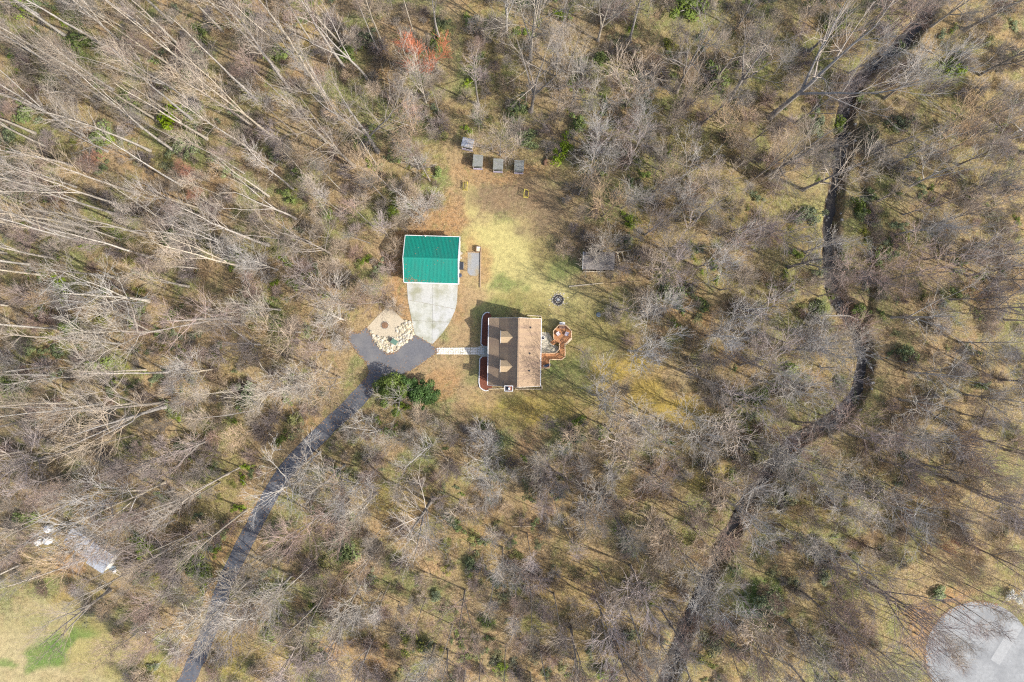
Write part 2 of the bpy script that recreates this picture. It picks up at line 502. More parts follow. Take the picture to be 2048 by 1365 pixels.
class MB:
    """collects boxes, prisms, tubes into one mesh"""
    def __init__(s):
        s.v, s.f = [], []

    def add(s, vs, fs):
        n = len(s.v)
        s.v += [tuple(map(float, v)) for v in vs]
        s.f += [tuple(i + n for i in f) for f in fs]
        return s

    def box(s, c, d, rz=0.0):
        x, y, z = c
        a, b, h = d[0] / 2, d[1] / 2, d[2] / 2
        ca, sa = math.cos(rz), math.sin(rz)
        vs = []
        for dz in (-h, h):
            for dx, dy in ((-a, -b), (a, -b), (a, b), (-a, b)):
                vs.append((x + dx * ca - dy * sa, y + dx * sa + dy * ca, z + dz))
        return s.add(vs, [(3, 2, 1, 0), (4, 5, 6, 7), (0, 1, 5, 4), (1, 2, 6, 5), (2, 3, 7, 6), (3, 0, 4, 7)])

    def prism(s, poly, z0, z1):
        """poly: counter-clockwise xy list; z0/z1 numbers"""
        a = sum(poly[i][0] * poly[(i + 1) % len(poly)][1] - poly[(i + 1) % len(poly)][0] * poly[i][1] for i in range(len(poly)))
        if a < 0: poly = poly[::-1]
        n = len(poly)
        vs = [(p[0], p[1], z0) for p in poly] + [(p[0], p[1], z1) for p in poly]
        fs = [tuple(range(n - 1, -1, -1)), tuple(range(n, 2 * n))] + [(i, (i + 1) % n, n + (i + 1) % n, n + i) for i in range(n)]
        return s.add(vs, fs)

    def slab(s, quad, t):
        """a planar polygon of 3D points thickened downwards by t"""
        n = len(quad)
        nv = (Vector(quad[1]) - Vector(quad[0])).cross(Vector(quad[2]) - Vector(quad[1]))
        if nv.z < 0: quad = quad[::-1]
        vs = list(quad) + [(p[0], p[1], p[2] - t) for p in quad]
        fs = [tuple(range(n)), tuple(range(2 * n - 1, n - 1, -1))] + [(i, n + i, n + (i + 1) % n, (i + 1) % n) for i in range(n)]
        return s.add(vs, fs)

    def bar(s, p, q, w, h=None):
        """beam of section w x h between two points"""
        h = h or w
        p, q = Vector(p), Vector(q)
        t = (q - p).normalized()
        up = Vector((0, 0, 1)) if abs(t.z) < 0.9 else Vector((1, 0, 0))
        a = t.cross(up).normalized() * (w / 2)
        b = a.cross(t).normalized() * (h / 2)
        vs = [p - a - b, p + a - b, p + a + b, p - a + b, q - a - b, q + a - b, q + a + b, q - a + b]
        return s.add(vs, [(3, 2, 1, 0), (4, 5, 6, 7), (0, 1, 5, 4), (1, 2, 6, 5), (2, 3, 7, 6), (3, 0, 4, 7)])

    def tube(s, pts, rad, n=8, cap=True):
        pts = [Vector(p) for p in pts]
        if not hasattr(rad, '__len__'): rad = [rad] * len(pts)
        vs, fs = [], []
        ref = Vector((0.31, 0.2, 1)).normalized()
        for i, p in enumerate(pts):
            t = (pts[min(i + 1, len(pts) - 1)] - pts[max(i - 1, 0)]).normalized()
            a = t.cross(ref)
            if a.length < 1e-3: a = t.cross(Vector((1, 0, 0)))
            a.normalize()
            b = t.cross(a)
            for k in range(n):
                g = 2 * math.pi * k / n
                vs.append(p + (a * math.cos(g) + b * math.sin(g)) * rad[i])
        for i in range(len(pts) - 1):
            for k in range(n):
                k2 = (k + 1) % n
                fs.append((i * n + k, i * n + k2, (i + 1) * n + k2, (i + 1) * n + k))
        if cap:
            fs.append(tuple(range(n - 1, -1, -1)))
            m = (len(pts) - 1) * n
            fs.append(tuple(range(m, m + n)))
        return s.add(vs, fs)

    def lathe(s, prof, n=16, c=(0, 0, 0)):
        """profile of (r, z) revolved about z"""
        vs, fs = [], []
        for r, z in prof:
            for k in range(n):
                g = 2 * math.pi * k / n
                vs.append((c[0] + r * math.cos(g), c[1] + r * math.sin(g), c[2] + z))
        m = len(prof)
        for i in range(m - 1):
            for k in range(n):
                k2 = (k + 1) % n
                fs.append((i * n + k, i * n + k2, (i + 1) * n + k2, (i + 1) * n + k))
        fs.append(tuple(range(n - 1, -1, -1)))
        fs.append(tuple(range((m - 1) * n, m * n)))
        return s.add(vs, fs)

    def mesh(s, name, m, smooth=False, bevel=0.0):
        me = bpy.data.meshes.new(name)
        me.from_pydata(s.v, [], s.f)
        me.materials.append(M[m] if isinstance(m, str) else m)
        if smooth: me.shade_smooth()
        return me

    def build(s, name, m, parent=None, loc=None, smooth=False):
        return link(name, s.mesh(name, m, smooth), parent, loc)


def np_mesh(name, V, Fq, material):
    """fast mesh from numpy verts and a list of face arrays (each (k,3) or (k,4))"""
    me = bpy.data.meshes.new(name)
    V = np.ascontiguousarray(V, np.float32)
    me.vertices.add(len(V))
    me.vertices.foreach_set('co', V.ravel())
    loops = np.concatenate([f.ravel() for f in Fq]).astype(np.int32)
    sizes = np.concatenate([np.full(len(f), f.shape[1]) for f in Fq]).astype(np.int32)
    starts = np.concatenate([[0], np.cumsum(sizes)[:-1]]).astype(np.int32)
    me.loops.add(len(loops))
    me.loops.foreach_set('vertex_index', loops)
    me.polygons.add(len(sizes))
    me.polygons.foreach_set('loop_start', starts)
    me.polygons.foreach_set('loop_total', sizes)
    me.update(calc_edges=True)
    for m in (material if isinstance(material, list) else [material]):
        me.materials.append(M[m])
    return me


def clip_half(poly, a, n):
    """keep the part of a convex polygon where (p-a).n >= 0"""
    out = []
    for i in range(len(poly)):
        p, q = poly[i], poly[(i + 1) % len(poly)]
        dp = (p[0] - a[0]) * n[0] + (p[1] - a[1]) * n[1]
        dq = (q[0] - a[0]) * n[0] + (q[1] - a[1]) * n[1]
        if dp >= 0: out.append(p)
        if (dp > 0 > dq) or (dp < 0 < dq):
            t = dp / (dp - dq)
            out.append((p[0] + (q[0] - p[0]) * t, p[1] + (q[1] - p[1]) * t))
    return out


def boards(mb, poly, ang, w, gap, z0, z1):
    """deck boards running along ang, clipped to a convex polygon"""
    d = (math.cos(ang), math.sin(ang))
    n = (-d[1], d[0])
    vals = [p[0] * n[0] + p[1] * n[1] for p in poly]
    t = min(vals)
    while t < max(vals):
        q = clip_half(poly, (n[0] * t, n[1] * t), n)
        if len(q) > 2:
            q = clip_half(q, (n[0] * (t + w - gap), n[1] * (t + w - gap)), (-n[0], -n[1]))
        if len(q) > 2: mb.prism(q, z0, z1)
        t += w
    return mb


def PL(pts, z=0.0):
    return [W(a, b, z)[:2] for a, b in pts]
# ------------------------------------------------------------------ ground
def axis(a, step, far):
    c = list(np.arange(-a, a + 1e-6, step))
    t, s = a, step
    while t < far:
        s *= 1.5
        t += s
        c = [-t] + c + [t]
    return np.array(c)


gx, gy = axis(94, 0.5, 900), axis(64, 0.5, 900)
GX, GY = np.meshgrid(gx, gy)
X, Y = GX.ravel(), GY.ravel()
Z = terrain(X, Y)
PX, PY = X * FPX / ALT + 1024, 682.5 - Y * FPX / ALT     # plan units
# wobble so that no colour region has a clean outline
wx = PX + (fbm(X, Y, 5, 21) - 0.5) * 46 + (fbm(X, Y, 1.8, 25) - 0.5) * 30
wy = PY + (fbm(X, Y, 5, 31) - 0.5) * 46 + (fbm(X, Y, 1.8, 35) - 0.5) * 30

C = dict(
    straw=(0.385, 0.335, 0.135), pale=(0.33, 0.275, 0.145), green=(0.13, 0.17, 0.05), bright=(0.085, 0.16, 0.03), ygreen=(0.22, 0.195, 0.045),
    orange=(0.31, 0.18, 0.08), brown=(0.17, 0.12, 0.073), dark=(0.10, 0.075, 0.05), tan=(0.315, 0.22, 0.115), olive=(0.20, 0.175, 0.06),
    gold=(0.31, 0.225, 0.05), mud_shade=(0.09, 0.062, 0.044), grey=(0.30, 0.25, 0.19), pink=(0.37, 0.24, 0.15))
tint = np.zeros((len(X), 3))
n_a, n_b, n_c = fbm(X, Y, 16, 41), fbm(X, Y, 7, 51), fbm(X, Y, 22, 61)
tint[:] = (0.264, 0.194, 0.098)


def blend(mask, col):
    tint[:] = tint * (1 - mask[:, None]) + np.array(C[col]) * mask[:, None]


east = sstep(1050, 1500, PX)
blend(sstep(0.52, 0.68, n_a) * 0.75, 'olive')
blend(sstep(0.54, 0.70, n_b) * 0.7, 'tan')
blend(sstep(0.55, 0.72, n_c) * 0.5 * (1 - 0.4 * east), 'brown')
blend(sstep(0.51, 0.66, fbm(X, Y, 5, 71)) * 0.7, 'green')
blend(sstep(0.62, 0.74, fbm(X, Y, 6, 81)) * 0.5, 'orange')
blend(0.25 * east, 'olive')
speck = np.ones(len(X))
# cx, cy, rx, ry, rot, colour, strength, speck left over
BL = [
    # woods east and along the creek
    (1640, 420, 45, 110, 0, 'straw', .55, .7), (1610, 500, 55, 70, 0, 'olive', .6, .8), (1560, 430, 60, 60, 0, 'olive', .5, .9),
    (1400, 300, 110, 90, 0, 'olive', .55, .9), (1500, 150, 90, 100, 0, 'olive', .5, .9), (1690, 105, 30, 22, 0, 'orange', .7, .8),
    (1860, 600, 150, 190, 0, 'brown', .35, 1), (1900, 720, 150, 70, 0, 'tan', .35, 1), (1850, 800, 100, 60, 0, 'tan', .35, 1),
    (1640, 1010, 60, 40, -30, 'ygreen', .6, .9), (1570, 1000, 40, 60, 0, 'olive', .8, .8), (1640, 760, 50, 30, 0, 'orange', .5, .9),
    (1527, 1195, 40, 55, 0, 'bright', .95, .5), (1842, 1255, 34, 62, 0, 'orange', .85, .9), (1890, 1195, 70, 20, -10, 'orange', .85, .9),
    (1990, 1196, 60, 16, 0, 'green', .5, .7), (1240, 990, 90, 40, -10, 'orange', .4, 1), (1110, 1060, 90, 120, 0, 'orange', .3, 1),
    (1150, 1220, 140, 110, 0, 'gold', .3, .9), (1420, 960, 60, 30, 0, 'gold', .5, .9), (1370, 1320, 60, 40, 0, 'olive', .6, .9),
    (1370, 630, 70, 40, 0, 'orange', .5, .9), (1450, 690, 60, 40, 0, 'orange', .3, .9),
    # yard behind the house and the clearing
    (905, 420, 30, 60, 0, 'orange', .75, .9), (908, 300, 22, 110, 0, 'tan', .75, .8), (905, 60, 18, 130, 0, 'tan', .6, .8), (880, 450, 60, 28, 0, 'orange', .7, .9),
    (990, 560, 60, 70, 0, 'straw', .9, .3), (1000, 480, 80, 60, 0, 'straw', 1, .15), (1050, 545, 75, 45, 25, 'straw', 1, .15), (1090, 580, 70, 30, 15, 'straw', .9, .2),
    (936, 400, 17, 42, 0, 'straw', .9, .2), (1120, 615, 85, 45, 0, 'straw', .75, .35), (1165, 640, 60, 50, 0, 'olive', .6, .5), (1120, 545, 40, 32, 0, 'green', .7, .5),
    (1018, 567, 34, 19, 10, 'green', .8, .6), (1080, 500, 30, 45, 0, 'olive', .6, .4), (1045, 605, 60, 22, 0, 'olive', .6, .35), (1075, 640, 30, 22, 0, 'olive', .7, .4),
    (1180, 700, 70, 60, 0, 'olive', .75, .5), (1140, 745, 60, 45, 0, 'green', .55, .4), (1240, 650, 60, 50, 0, 'olive', .6, .6), (1225, 590, 60, 25, 0, 'olive', .5, .7),
    (1270, 765, 75, 50, 0, 'tan', .8, .6), (1255, 730, 70, 25, 0, 'gold', .9, .4), (1300, 790, 60, 40, 20, 'gold', .85, .4), (1375, 825, 60, 30, 20, 'gold', .9, .4),
    (1210, 745, 20, 40, 0, 'gold', .7, .4), (1050, 815, 130, 34, 0, 'gold', .75, .5), (1120, 795, 70, 40, 0, 'olive', .55, .5), (1010, 800, 40, 24, 0, 'green', .4, .5),
    (985, 840, 80, 26, 0, 'ygreen', .7, .6), (900, 845, 120, 24, 0, 'brown', .6, .9),
    (1015, 388, 105, 34, 0, 'brown', .8, .5), (1085, 432, 60, 30, -25, 'brown', .7, .5), (1000, 345, 110, 20, 0, 'orange', .6, .8),  # brown yard dirt, with some of the shadow on it in the tint
    # beside the drive and round the garage
    (945, 740, 28, 36, 0, 'green', .55, .35), (905, 735, 50, 36, -25, 'tan', .8, .5), (870, 775, 60, 28, -30, 'orange', .8, .8), (950, 800, 44, 24, 0, 'tan', .6, .7),
    (925, 640, 36, 62, 0, 'tan', .9, .45), (920, 600, 16, 40, 0, 'orange', .7, .6), (950, 590, 40, 26, 0, 'tan', .8, .4), (795, 560, 22, 60, 0, 'orange', .85, .8), (808, 636, 16, 40, 0, 'orange', .7, .7),
    (790, 505, 26, 46, 0, 'orange', .8, .9), (955, 520, 34, 44, 0, 'orange', .7, .7), (950, 480, 20, 22, 0, 'orange', .5, .6), (850, 465, 70, 14, 0, 'orange', .9, .9), (935, 560, 30, 50, 0, 'tan', .6, .5),
    (965, 690, 16, 60, 0, 'olive', .6, .3), (990, 625, 50, 24, 0, 'green', .6, .3),
    # lower left field, long drive verge
    (110, 1275, 150, 85, 0, 'pale', .95, .18), (30, 1340, 130, 60, 0, 'pale', .9, .2), (210, 1320, 80, 60, 0, 'pale', .85, .3), (280, 1335, 70, 45, 0, 'ygreen', .55, .5),
    (170, 1290, 90, 60, -20, 'ygreen', .5, .4), (60, 1250, 60, 30, 0, 'olive', .4, .4), (92, 1316, 40, 38, 0, 'bright', .9, .3), (120, 1292, 40, 18, -35, 'bright', .75, .3), (155, 1268, 40, 20, -25, 'bright', .7, .3), (62, 1338, 22, 18, 0, 'bright', .7, .3), (70, 1250, 30, 12, 0, 'bright', .2, .3), (5, 1325, 22, 14, 0, 'bright', .7, .2), (175, 1240, 40, 26, 0, 'olive', .6, .4),
    (150, 1195, 60, 24, 0, 'gold', .5, .5), (140, 1125, 45, 26, 20, 'orange', .85, .6), (443, 1110, 18, 80, 20, 'orange', .75, .9), (424, 1178, 16, 44, 15, 'orange', .8, .9), (500, 1000, 18, 60, 25, 'tan', .7, .9),
    (600, 835, 42, 44, 0, 'orange', .6, .8), (585, 850, 30, 34, 0, 'olive', .7, .6), (710, 1325, 75, 46, 0, 'orange', .75, .7), (690, 1345, 50, 30, 0, 'pale', .5, .6), (560, 1330, 60, 40, 0, 'gold', .4, .8),
    (465, 1300, 40, 60, 20, 'gold', .55, .8), (760, 1000, 60, 40, 0, 'gold', .35, .9), (880, 1000, 120, 60, 0, 'orange', .3, 1), (960, 1090, 60, 80, 0, 'gold', .3, .9),
    # woods upper left
    (590, 60, 60, 50, 0, 'gold', .4, .9), (350, 360, 120, 60, 0, 'orange', .3, 1), (700, 300, 90, 70, 0, 'tan', .4, 1), (250, 480, 60, 20, 20, 'ygreen', .6, .8), (390, 700, 120, 90, 0, 'tan', .3, 1),
]
SHRUBS = """
167 90 24 d|200 170 14 b|393 130 19 d|405 63 13 g|347 238 24 b|393 220 14 g|260 207 17 g|57 233 19 d|210 277 21 g|373 300 21 g|447 337 17 g|50 387 21 g|27 273 17 d|43 13 20 b
555 110 19 g|699 110 21 d|732 83 17 d|805 223 13 g|872 90 13 d|889 47 12 g|549 313 12 d|605 337 19 d|580 395 14 g|652 430 13 d|729 277 16 d|802 283 17 d|784 423 12 b|877 347 10 b
1124 305 20 g|1157 253 17 d|1061 283 17 g|1377 20 28 d|1199 120 16 d|1201 295 9 b|1331 307 12 g|1431 167 22 d|1497 130 22 d|1034 220 18 d|1254 317 14 d|1257 443 13 g|1334 90 10 o|1391 390 10 o
1663 50 20 g|1906 143 19 g|1683 247 17 b|1743 283 17 g|1626 250 17 d|1789 250 17 d|1616 433 18 d|1716 413 13 d|1740 262 12 g|1812 90 10 d|1722 195 10 g
177 485 14 b|233 478 17 g|350 475 21 d|467 515 15 g|140 652 17 b|63 695 17 g|200 732 19 g|127 578 19 g|273 605 13 d|207 642 13 o|500 785 19 d|30 775 22 g|377 892 17 g|117 702 13 d
1341 588 20 g|1151 875 13 g|1254 482 11 d|1517 798 16 g|1197 868 10 d|1401 608 10 d|1480 795 12 d|1335 560 12 o
1633 615 16 g|1719 622 13 d|1680 765 10 b|1806 702 17 d|1579 735 12 g|1719 798 8 g|1659 658 10 o|1689 515 9 g|1668 590 10 d|1720 430 11 g
293 1097 18 g|393 1127 22 d|57 1033 17 g|290 1150 15 g|180 1222 11 o|410 1140 14 d|995 875 13 g|703 875 12 o|590 840 16 o
695 1090 27 b|875 1190 13 b|645 1130 13 o|819 1273 20 o|542 1273 13 g|942 1123 13 d|972 1240 11 d|742 1157 10 d|845 1290 13 d|1000 1330 12 g
1057 970 15 o|1251 1087 14 g|1427 1283 20 o|1214 1343 17 b|1294 1167 7 b|1357 1090 18 o|1257 1267 14 d|1400 1315 16 o|1470 1140 10 d
1530 1197 26 b|1873 1187 13 b|1646 1153 13 g|2006 1063 10 o|1593 953 17 o|1666 1103 12 o|1573 987 18 o|1750 1290 12 d|1700 1115 9 g
"""
for chunk in SHRUBS.replace('\n', '|').split('|'):
    if chunk.strip():
        a, b, c, d = chunk.split()
        BL.append((float(a) + 4, float(b) + 3, float(c) * 1.5, float(c) * 1.25, 20, 'green' if d != 'o' else 'olive', .6, .7))
for cx, cy, rx, ry, rot, col, st, sk in BL:
    a = R(rot)
    dx, dy = wx - cx, wy - cy
    u = (dx * math.cos(a) + dy * math.sin(a)) / rx
    v = (-dx * math.sin(a) + dy * math.cos(a)) / ry
    m = (1 - sstep(0.55, 1.25, np.sqrt(u * u + v * v))) * st
    blend(m, col)
    speck = speck * (1 - m) + sk * m
# raw earth on the creek's cut bank and in the channel
dcr, scr = poly_dist(X, Y, creek)
ddi, _ = poly_dist(X, Y, shadow_groove)
blend((1 - sstep(1.1, 2.0, dcr + (fbm(X, Y, 1.5, 91) - .5))) * 0.9, 'mud_shade')
blend((1 - sstep(1.8, 3.0, dcr)) * 0.7 * (scr < 0) * 0, 'grey')
blend((1 - sstep(0.9, 1.6, ddi)) * 0.5, 'mud_shade')  # dark strip painted along the terrace bank's shadow line

nx, ny = len(gx), len(gy)
idx = np.arange(nx * ny).reshape(ny, nx)
quads = np.stack([idx[:-1, :-1], idx[:-1, 1:], idx[1:, 1:], idx[1:, :-1]], -1).reshape(-1, 4)
gme = np_mesh('ground', np.stack([X, Y, Z], 1), [quads], 'ground')
ca = gme.color_attributes.new('tint', 'FLOAT_COLOR', 'POINT')
ca.data.foreach_set('color', np.concatenate([tint, np.ones((len(X), 1))], 1).astype(np.float32).ravel())
sa = gme.attributes.new('speck', 'FLOAT', 'POINT')
sa.data.foreach_set('value', speck.astype(np.float32))
gme.shade_smooth()
tag(link('ground', gme), 'leaf-strewn woodland floor with straw-coloured lawn around the house', kind='structure')


def ribbon(line, hw, z, wob=0.0, seed=0):
    """flat strip along a polyline, half width hw (number or per-point)"""
    line = np.array(line)
    t = np.gradient(line, axis=0)
    t /= np.linalg.norm(t, axis=1)[:, None]
    n = np.stack([-t[:, 1], t[:, 0]], 1)
    hw = np.broadcast_to(hw, (len(line),)).copy()
    a = line + n * (hw + (vnoise(line[:, 0], line[:, 1], 1.5, seed) - .5) * wob)[:, None]
    b = line - n * (hw + (vnoise(line[:, 0], line[:, 1], 1.5, seed + 3) - .5) * wob)[:, None]
    mb = MB()
    k = len(line)
    mb.add([(*p, z) for p in a] + [(*p, z) for p in b], [(i, k + i, k + i + 1, i + 1) for i in range(k - 1)])
    return mb


tag(ribbon(creek, 1.02, -1.66, 0.9, 8).build('creek_water', 'water'), 'narrow grey-brown creek winding through the bare woods', kind='structure')

cs = MB()
rs = random.Random(3)
for i in range(260):
    q = creek[rs.randrange(8, len(creek) - 8)]
    off = rs.choice((-1, 1)) * abs(rs.gauss(1.0, .45))
    x, y = q[0] + off + rs.uniform(-.3, .3), q[1] + rs.uniform(-.6, .6)
    s_ = rs.uniform(.1, .34)
    zz = max(th(x, y), -1.68)
    ring = [(x + s_ * math.cos(t) * rs.uniform(.8, 1.2), y + s_ * math.sin(t) * rs.uniform(.7, 1.1)) for t in np.linspace(0, 6.28, 7)[:-1]]
    n0 = [(a, b, zz - .1) for a, b in ring] + [(x + (a - x) * .6, y + (b - y) * .6, zz + s_ * .6) for a, b in ring]
    cs.add(n0, [(k_, (k_ + 1) % 6, 6 + (k_ + 1) % 6, 6 + k_) for k_ in range(6)] + [tuple(range(6, 12))])
tag(cs.build('creek_stones', 'stone_grey'), 'grey stones strewn along the creek edge', kind='stuff')

# ---- asphalt drive: the long strip and the turnaround in front of the garage
tag(ribbon(drive, 1.42, 0.022, 0.3, 4).build('driveway', 'asphalt_shaded'), 'long dark asphalt driveway running through the trees', kind='structure')
TURN = [(700, 662), (716, 668), (733, 655), (742, 671), (752, 688), (766, 701.5), (774, 705.5), (782, 706.5), (790, 704), (799.6, 697), (829.5, 670.4), (863.7, 690),
        (876, 700.5), (871.7, 706.8), (850, 722), (820.7, 742), (800, 752), (778, 762), (752, 784), (728, 765), (738, 745), (733, 725), (720, 712), (708, 696), (697, 680)]
tag(MB().prism(PL(TURN), -0.25, 0.03).build('driveway_turnaround', 'asphalt'), 'dark asphalt turnaround between the rock bed and the garage apron', kind='structure')

# ---- concrete apron in slabs with open joints
apron = empty('concrete_apron', (0, 0, 0))
tag(apron, 'pale stained concrete apron in front of the green-roofed garage', kind='structure')
AP = [(813, 556), (916, 558), (914, 606), (910, 622), (899, 646), (884, 668), (864.2, 689.3), (829.8, 669.4), (824.5, 645), (820, 622), (816, 600)]
AP = PL(AP)[::-1]


def cut(polys, p, q, gap=0.035):
    a, b = W(*p)[:2], W(*q)[:2]
    n = (-(b[1] - a[1]), b[0] - a[0])
    l = math.hypot(*n)
    n = (n[0] / l, n[1] / l)
    out = []
    for po in polys:
        for s in (1, -1):
            r = clip_half(po, (a[0] + n[0] * gap * s / 2, a[1] + n[1] * gap * s / 2), (n[0] * s, n[1] * s))
            if len(r) > 2: out.append(r)
    return out


slabs = cut([AP], (815, 600), (912, 619))
slabs = sum((cut([s], (866, 560), (864, 690)) for s in slabs), [])
slabs = sum((cut([s], (820, 641), (899, 645)) for s in slabs), [])
for s in slabs:
    MB().prism(s, -0.2, 0.05).build('slab', 'concrete', apron)

# ---- cul-de-sac in the lower right corner
cc = W(1957, 1310)
circ = [(cc[0] + 9.35 * math.cos(t), cc[1] + 9.35 * math.sin(t)) for t in np.linspace(0, 2 * math.pi, 56, endpoint=False)]
tag(MB().prism(circ, -0.3, 0.03).build('road', 'asphalt_pale'), 'pale grey asphalt turning circle at the end of a road', kind='structure')
tag(ribbon(wl([(2010, 1335), (2100, 1370), (2250, 1420), (2600, 1500)]), 3.6, 0.022).build('road', 'asphalt_pale'), 'pale grey road leading to the turning circle', kind='structure')
a, b = W(2036, 1250), W(1990, 1325)
tag(MB().bar((a[0], a[1], 0.027), (b[0], b[1], 0.027), 1.9, 0.02).build('concrete_strip', 'concrete_pale'), 'pale concrete strip crossing the turning circle', kind='structure')

lf = MB()
rl_ = random.Random(9)
edge = []
for i in range(1500):
    q = drive[rl_.randrange(len(drive))]
    q2 = (q[0] + rl_.gauss(0, .5), q[1] + rl_.gauss(0, .5))
    edge.append((q2[0] + rl_.choice((-1, 1)) * rl_.gauss(1.35, .22), q2[1] + rl_.uniform(-.8, .8), .03))
tp = PL(TURN)
for i in range(650):
    k_ = rl_.randrange(len(tp))
    u, (ax, ay), (bx, by) = rl_.random(), tp[k_], tp[(k_ + 1) % len(tp)]
    edge.append((ax + (bx - ax) * u + rl_.gauss(0, .22), ay + (by - ay) * u + rl_.gauss(0, .22), .052))
for i in range(900):
    g_, rr = rl_.uniform(1.2, 4.4), 9.35 - abs(rl_.gauss(0, .5)) + .25
    edge.append((cc[0] + rr * math.cos(g_), cc[1] + rr * math.sin(g_), .036))
for x, y, z in edge:
    a_, s_ = rl_.uniform(0, 6.3), rl_.uniform(.05, .15)
    lf.add([(x + s_ * math.cos(a_ + q) * (1, .6)[j % 2], y + s_ * math.sin(a_ + q) * (1, .6)[j % 2], z + rl_.uniform(0, .03)) for j, q in enumerate((0, 1.57, 3.14, 4.71))], [(0, 1, 2, 3)])
tag(lf.build('fallen_leaves', 'dry_leaf'), 'dry brown leaves blown along the edges of the paving', kind='stuff')

# ---- front path of pale pavers
path = empty('garden_path', (0, 0, 0))
tag(path, 'pale paver path from the driveway to the house porch', kind='structure')
MB().prism(PL([(873, 697), (955, 694.5), (966, 690), (976, 690), (976, 716), (966, 716), (955, 710), (873, 709)]), -0.15, 0.018).build('path_bed', 'gravel_pale', path)
pav = MB()
for i in range(30):
    for j in range(4):
        cx, cy = 875 + i * 3.4 + random.uniform(-.5, .5), 697.3 + j * 3.4 + random.uniform(-.4, .4)
        w, h = random.uniform(1.2, 1.6), random.uniform(1.1, 1.6)
        q = [(cx + w * math.cos(t + .4) * random.uniform(.9, 1.15), cy + h * math.sin(t + .4) * random.uniform(.9, 1.15)) for t in np.linspace(0, 6.28, 7)[:-1]]
        pav.prism(PL(q), 0.0, 0.05 + random.uniform(0, .02))
tag(pav.build('paver', 'paver', path), kind='stuff')

# ---- red mulch bed with white edging along the porch
bed = empty('mulch_bed', (0, 0, 0))
tag(bed, 'red mulch bed with white edging along the front porch', kind='structure')
up = [(983.5, 640), (982.5, 631), (979, 626.5), (974.5, 625), (969.5, 627), (965.5, 632), (964, 640), (963, 660), (962, 688), (966, 692), (984, 692)]
lo = [(984, 714), (964, 714), (959.5, 718), (959, 740), (958, 765), (960, 775), (966, 780), (972, 782), (977, 781), (984, 776)]
for pts in (up, lo):
    MB().prism(PL(pts), -0.1, 0.09).build('mulch', 'mulch', bed)
for pts in (up[2:10], lo[1:9]):
    e = MB()
    q = [(*p, 0.1) for p in PL(pts)]
    for s, t in zip(q[:-1], q[1:]): e.bar(s, t, 0.16, 0.22)
    e.build('edging', 'white_paint', bed)

# ---- gravel parking pad beside the garage with a timber edge
tag(MB().prism(PL([(935.5, 506), (959.5, 506), (959, 546), (953, 553), (940, 551), (935, 545)]), -0.1, 0.02).build('gravel_pad', 'gravel'),
    'small grey gravel pad beside the garage', kind='structure')
tag(MB().bar((*W(962, 496)[:2], .1), (*W(960.5, 576)[:2], .1), .2, .25).bar((*W(934, 505)[:2], .08), (*W(951, 505)[:2], .08), .16, .2)
    .build('timber_edging', 'timber'), 'brown timber edging beside the grey gravel pad', 'edging')
# pale gravel between house and deck
tag(MB().prism(PL([(1082, 664), (1098, 666), (1104, 676), (1108, 690), (1117, 694), (1116, 706), (1082, 706)]), -0.1, 0.015).build('gravel_patch', 'gravel_pale'),
    'pale gravel patch between the house and the octagonal deck', kind='structure')

# ---- rock island in the turnaround
isl = empty('rock_bed', (0, 0, 0))
tag(isl, 'triangular bed of pale rocks inside the driveway turnaround', 'rock bed')
IS = [(734, 656), (752, 687.5), (766, 701), (774, 705), (782, 706), (790, 703.5), (799, 696.5), (828.5, 670), (823, 644), (806, 640), (788, 622), (772, 617), (752, 636)]
MB().prism(PL(IS), -0.1, 0.045).build('gravel_base', 'gravel_pink', isl)


def rock_mesh(seed, m='stone', flat=.55):
    r = random.Random(seed)
    mb = MB()
    prof = [(0.75, 0), (1, .35), (.75, .8), (.3, 1.0)]
    n = 7
    ph = [r.uniform(.75, 1.2) for _ in range(n)]
    vs, fs = [], []
    for i, (rad, z) in enumerate(prof):
        for k in range(n):
            g = 2 * math.pi * k / n
            q = rad * ph[k] * r.uniform(.9, 1.1)
            vs.append((q * math.cos(g) * .5, q * math.sin(g) * .5, z * flat * r.uniform(.85, 1.1) - .08))
    for i in range(3):
        for k in range(n):
            fs.append((i * n + k, i * n + (k + 1) % n, (i + 1) * n + (k + 1) % n, (i + 1) * n + k))
    fs.append(tuple(range(3 * n, 4 * n)))
    mb.add(vs, fs)
    return mb.mesh('stone', m)


ROCKS = [rock_mesh(i) for i in range(5)]
GROCKS = [rock_mesh(i + 20, 'stone_grey') for i in range(4)]
k = 0
while k < 285:
    px, py = random.uniform(740, 829), random.uniform(640, 706)
    if not in_poly(px, py, IS): continue
    # rocks lie along the lower edges and thick in the corner by the apron
    w = max(0, 1 - abs((px - 815) / 26) - abs((py - 660) / 26)) * 2.4 + max(0, (py - (672 - 0.1 * (px - 740))) / 26) * 1.0
    dl = abs((px - 734) * 45 - (py - 656) * 32) / 55
    if dl < 4: w += .8
    if random.random() > w: continue
    x, y, _ = W(px, py)
    o = link('stone', random.choice(ROCKS), isl, (x, y, 0.04))
    s = random.choice((.22, .28, .35, .45, .6))
    o.scale = (s * random.uniform(.8, 1.4), s, s * random.uniform(.6, 1))
    o.rotation_euler = (random.uniform(-.2, .2), random.uniform(-.2, .2), random.uniform(0, 6.3))
    k += 1
# round planter ring of edging stones in the bed
x, y, _ = W(770, 651)
for i in range(14):
    g = 2 * math.pi * i / 14
    o = link('ring_stone', random.choice(GROCKS), isl, (x + .62 * math.cos(g), y + .62 * math.sin(g), .05))
    o.scale = (.28, .22, .25)
    o.rotation_euler = (0, 0, g + 1.57)
MB().lathe([(.56, 0), (.56, .12), (.3, .17), (.05, .18)], 14, (x, y, .045)).build('ring_soil', 'bark_brown', isl)
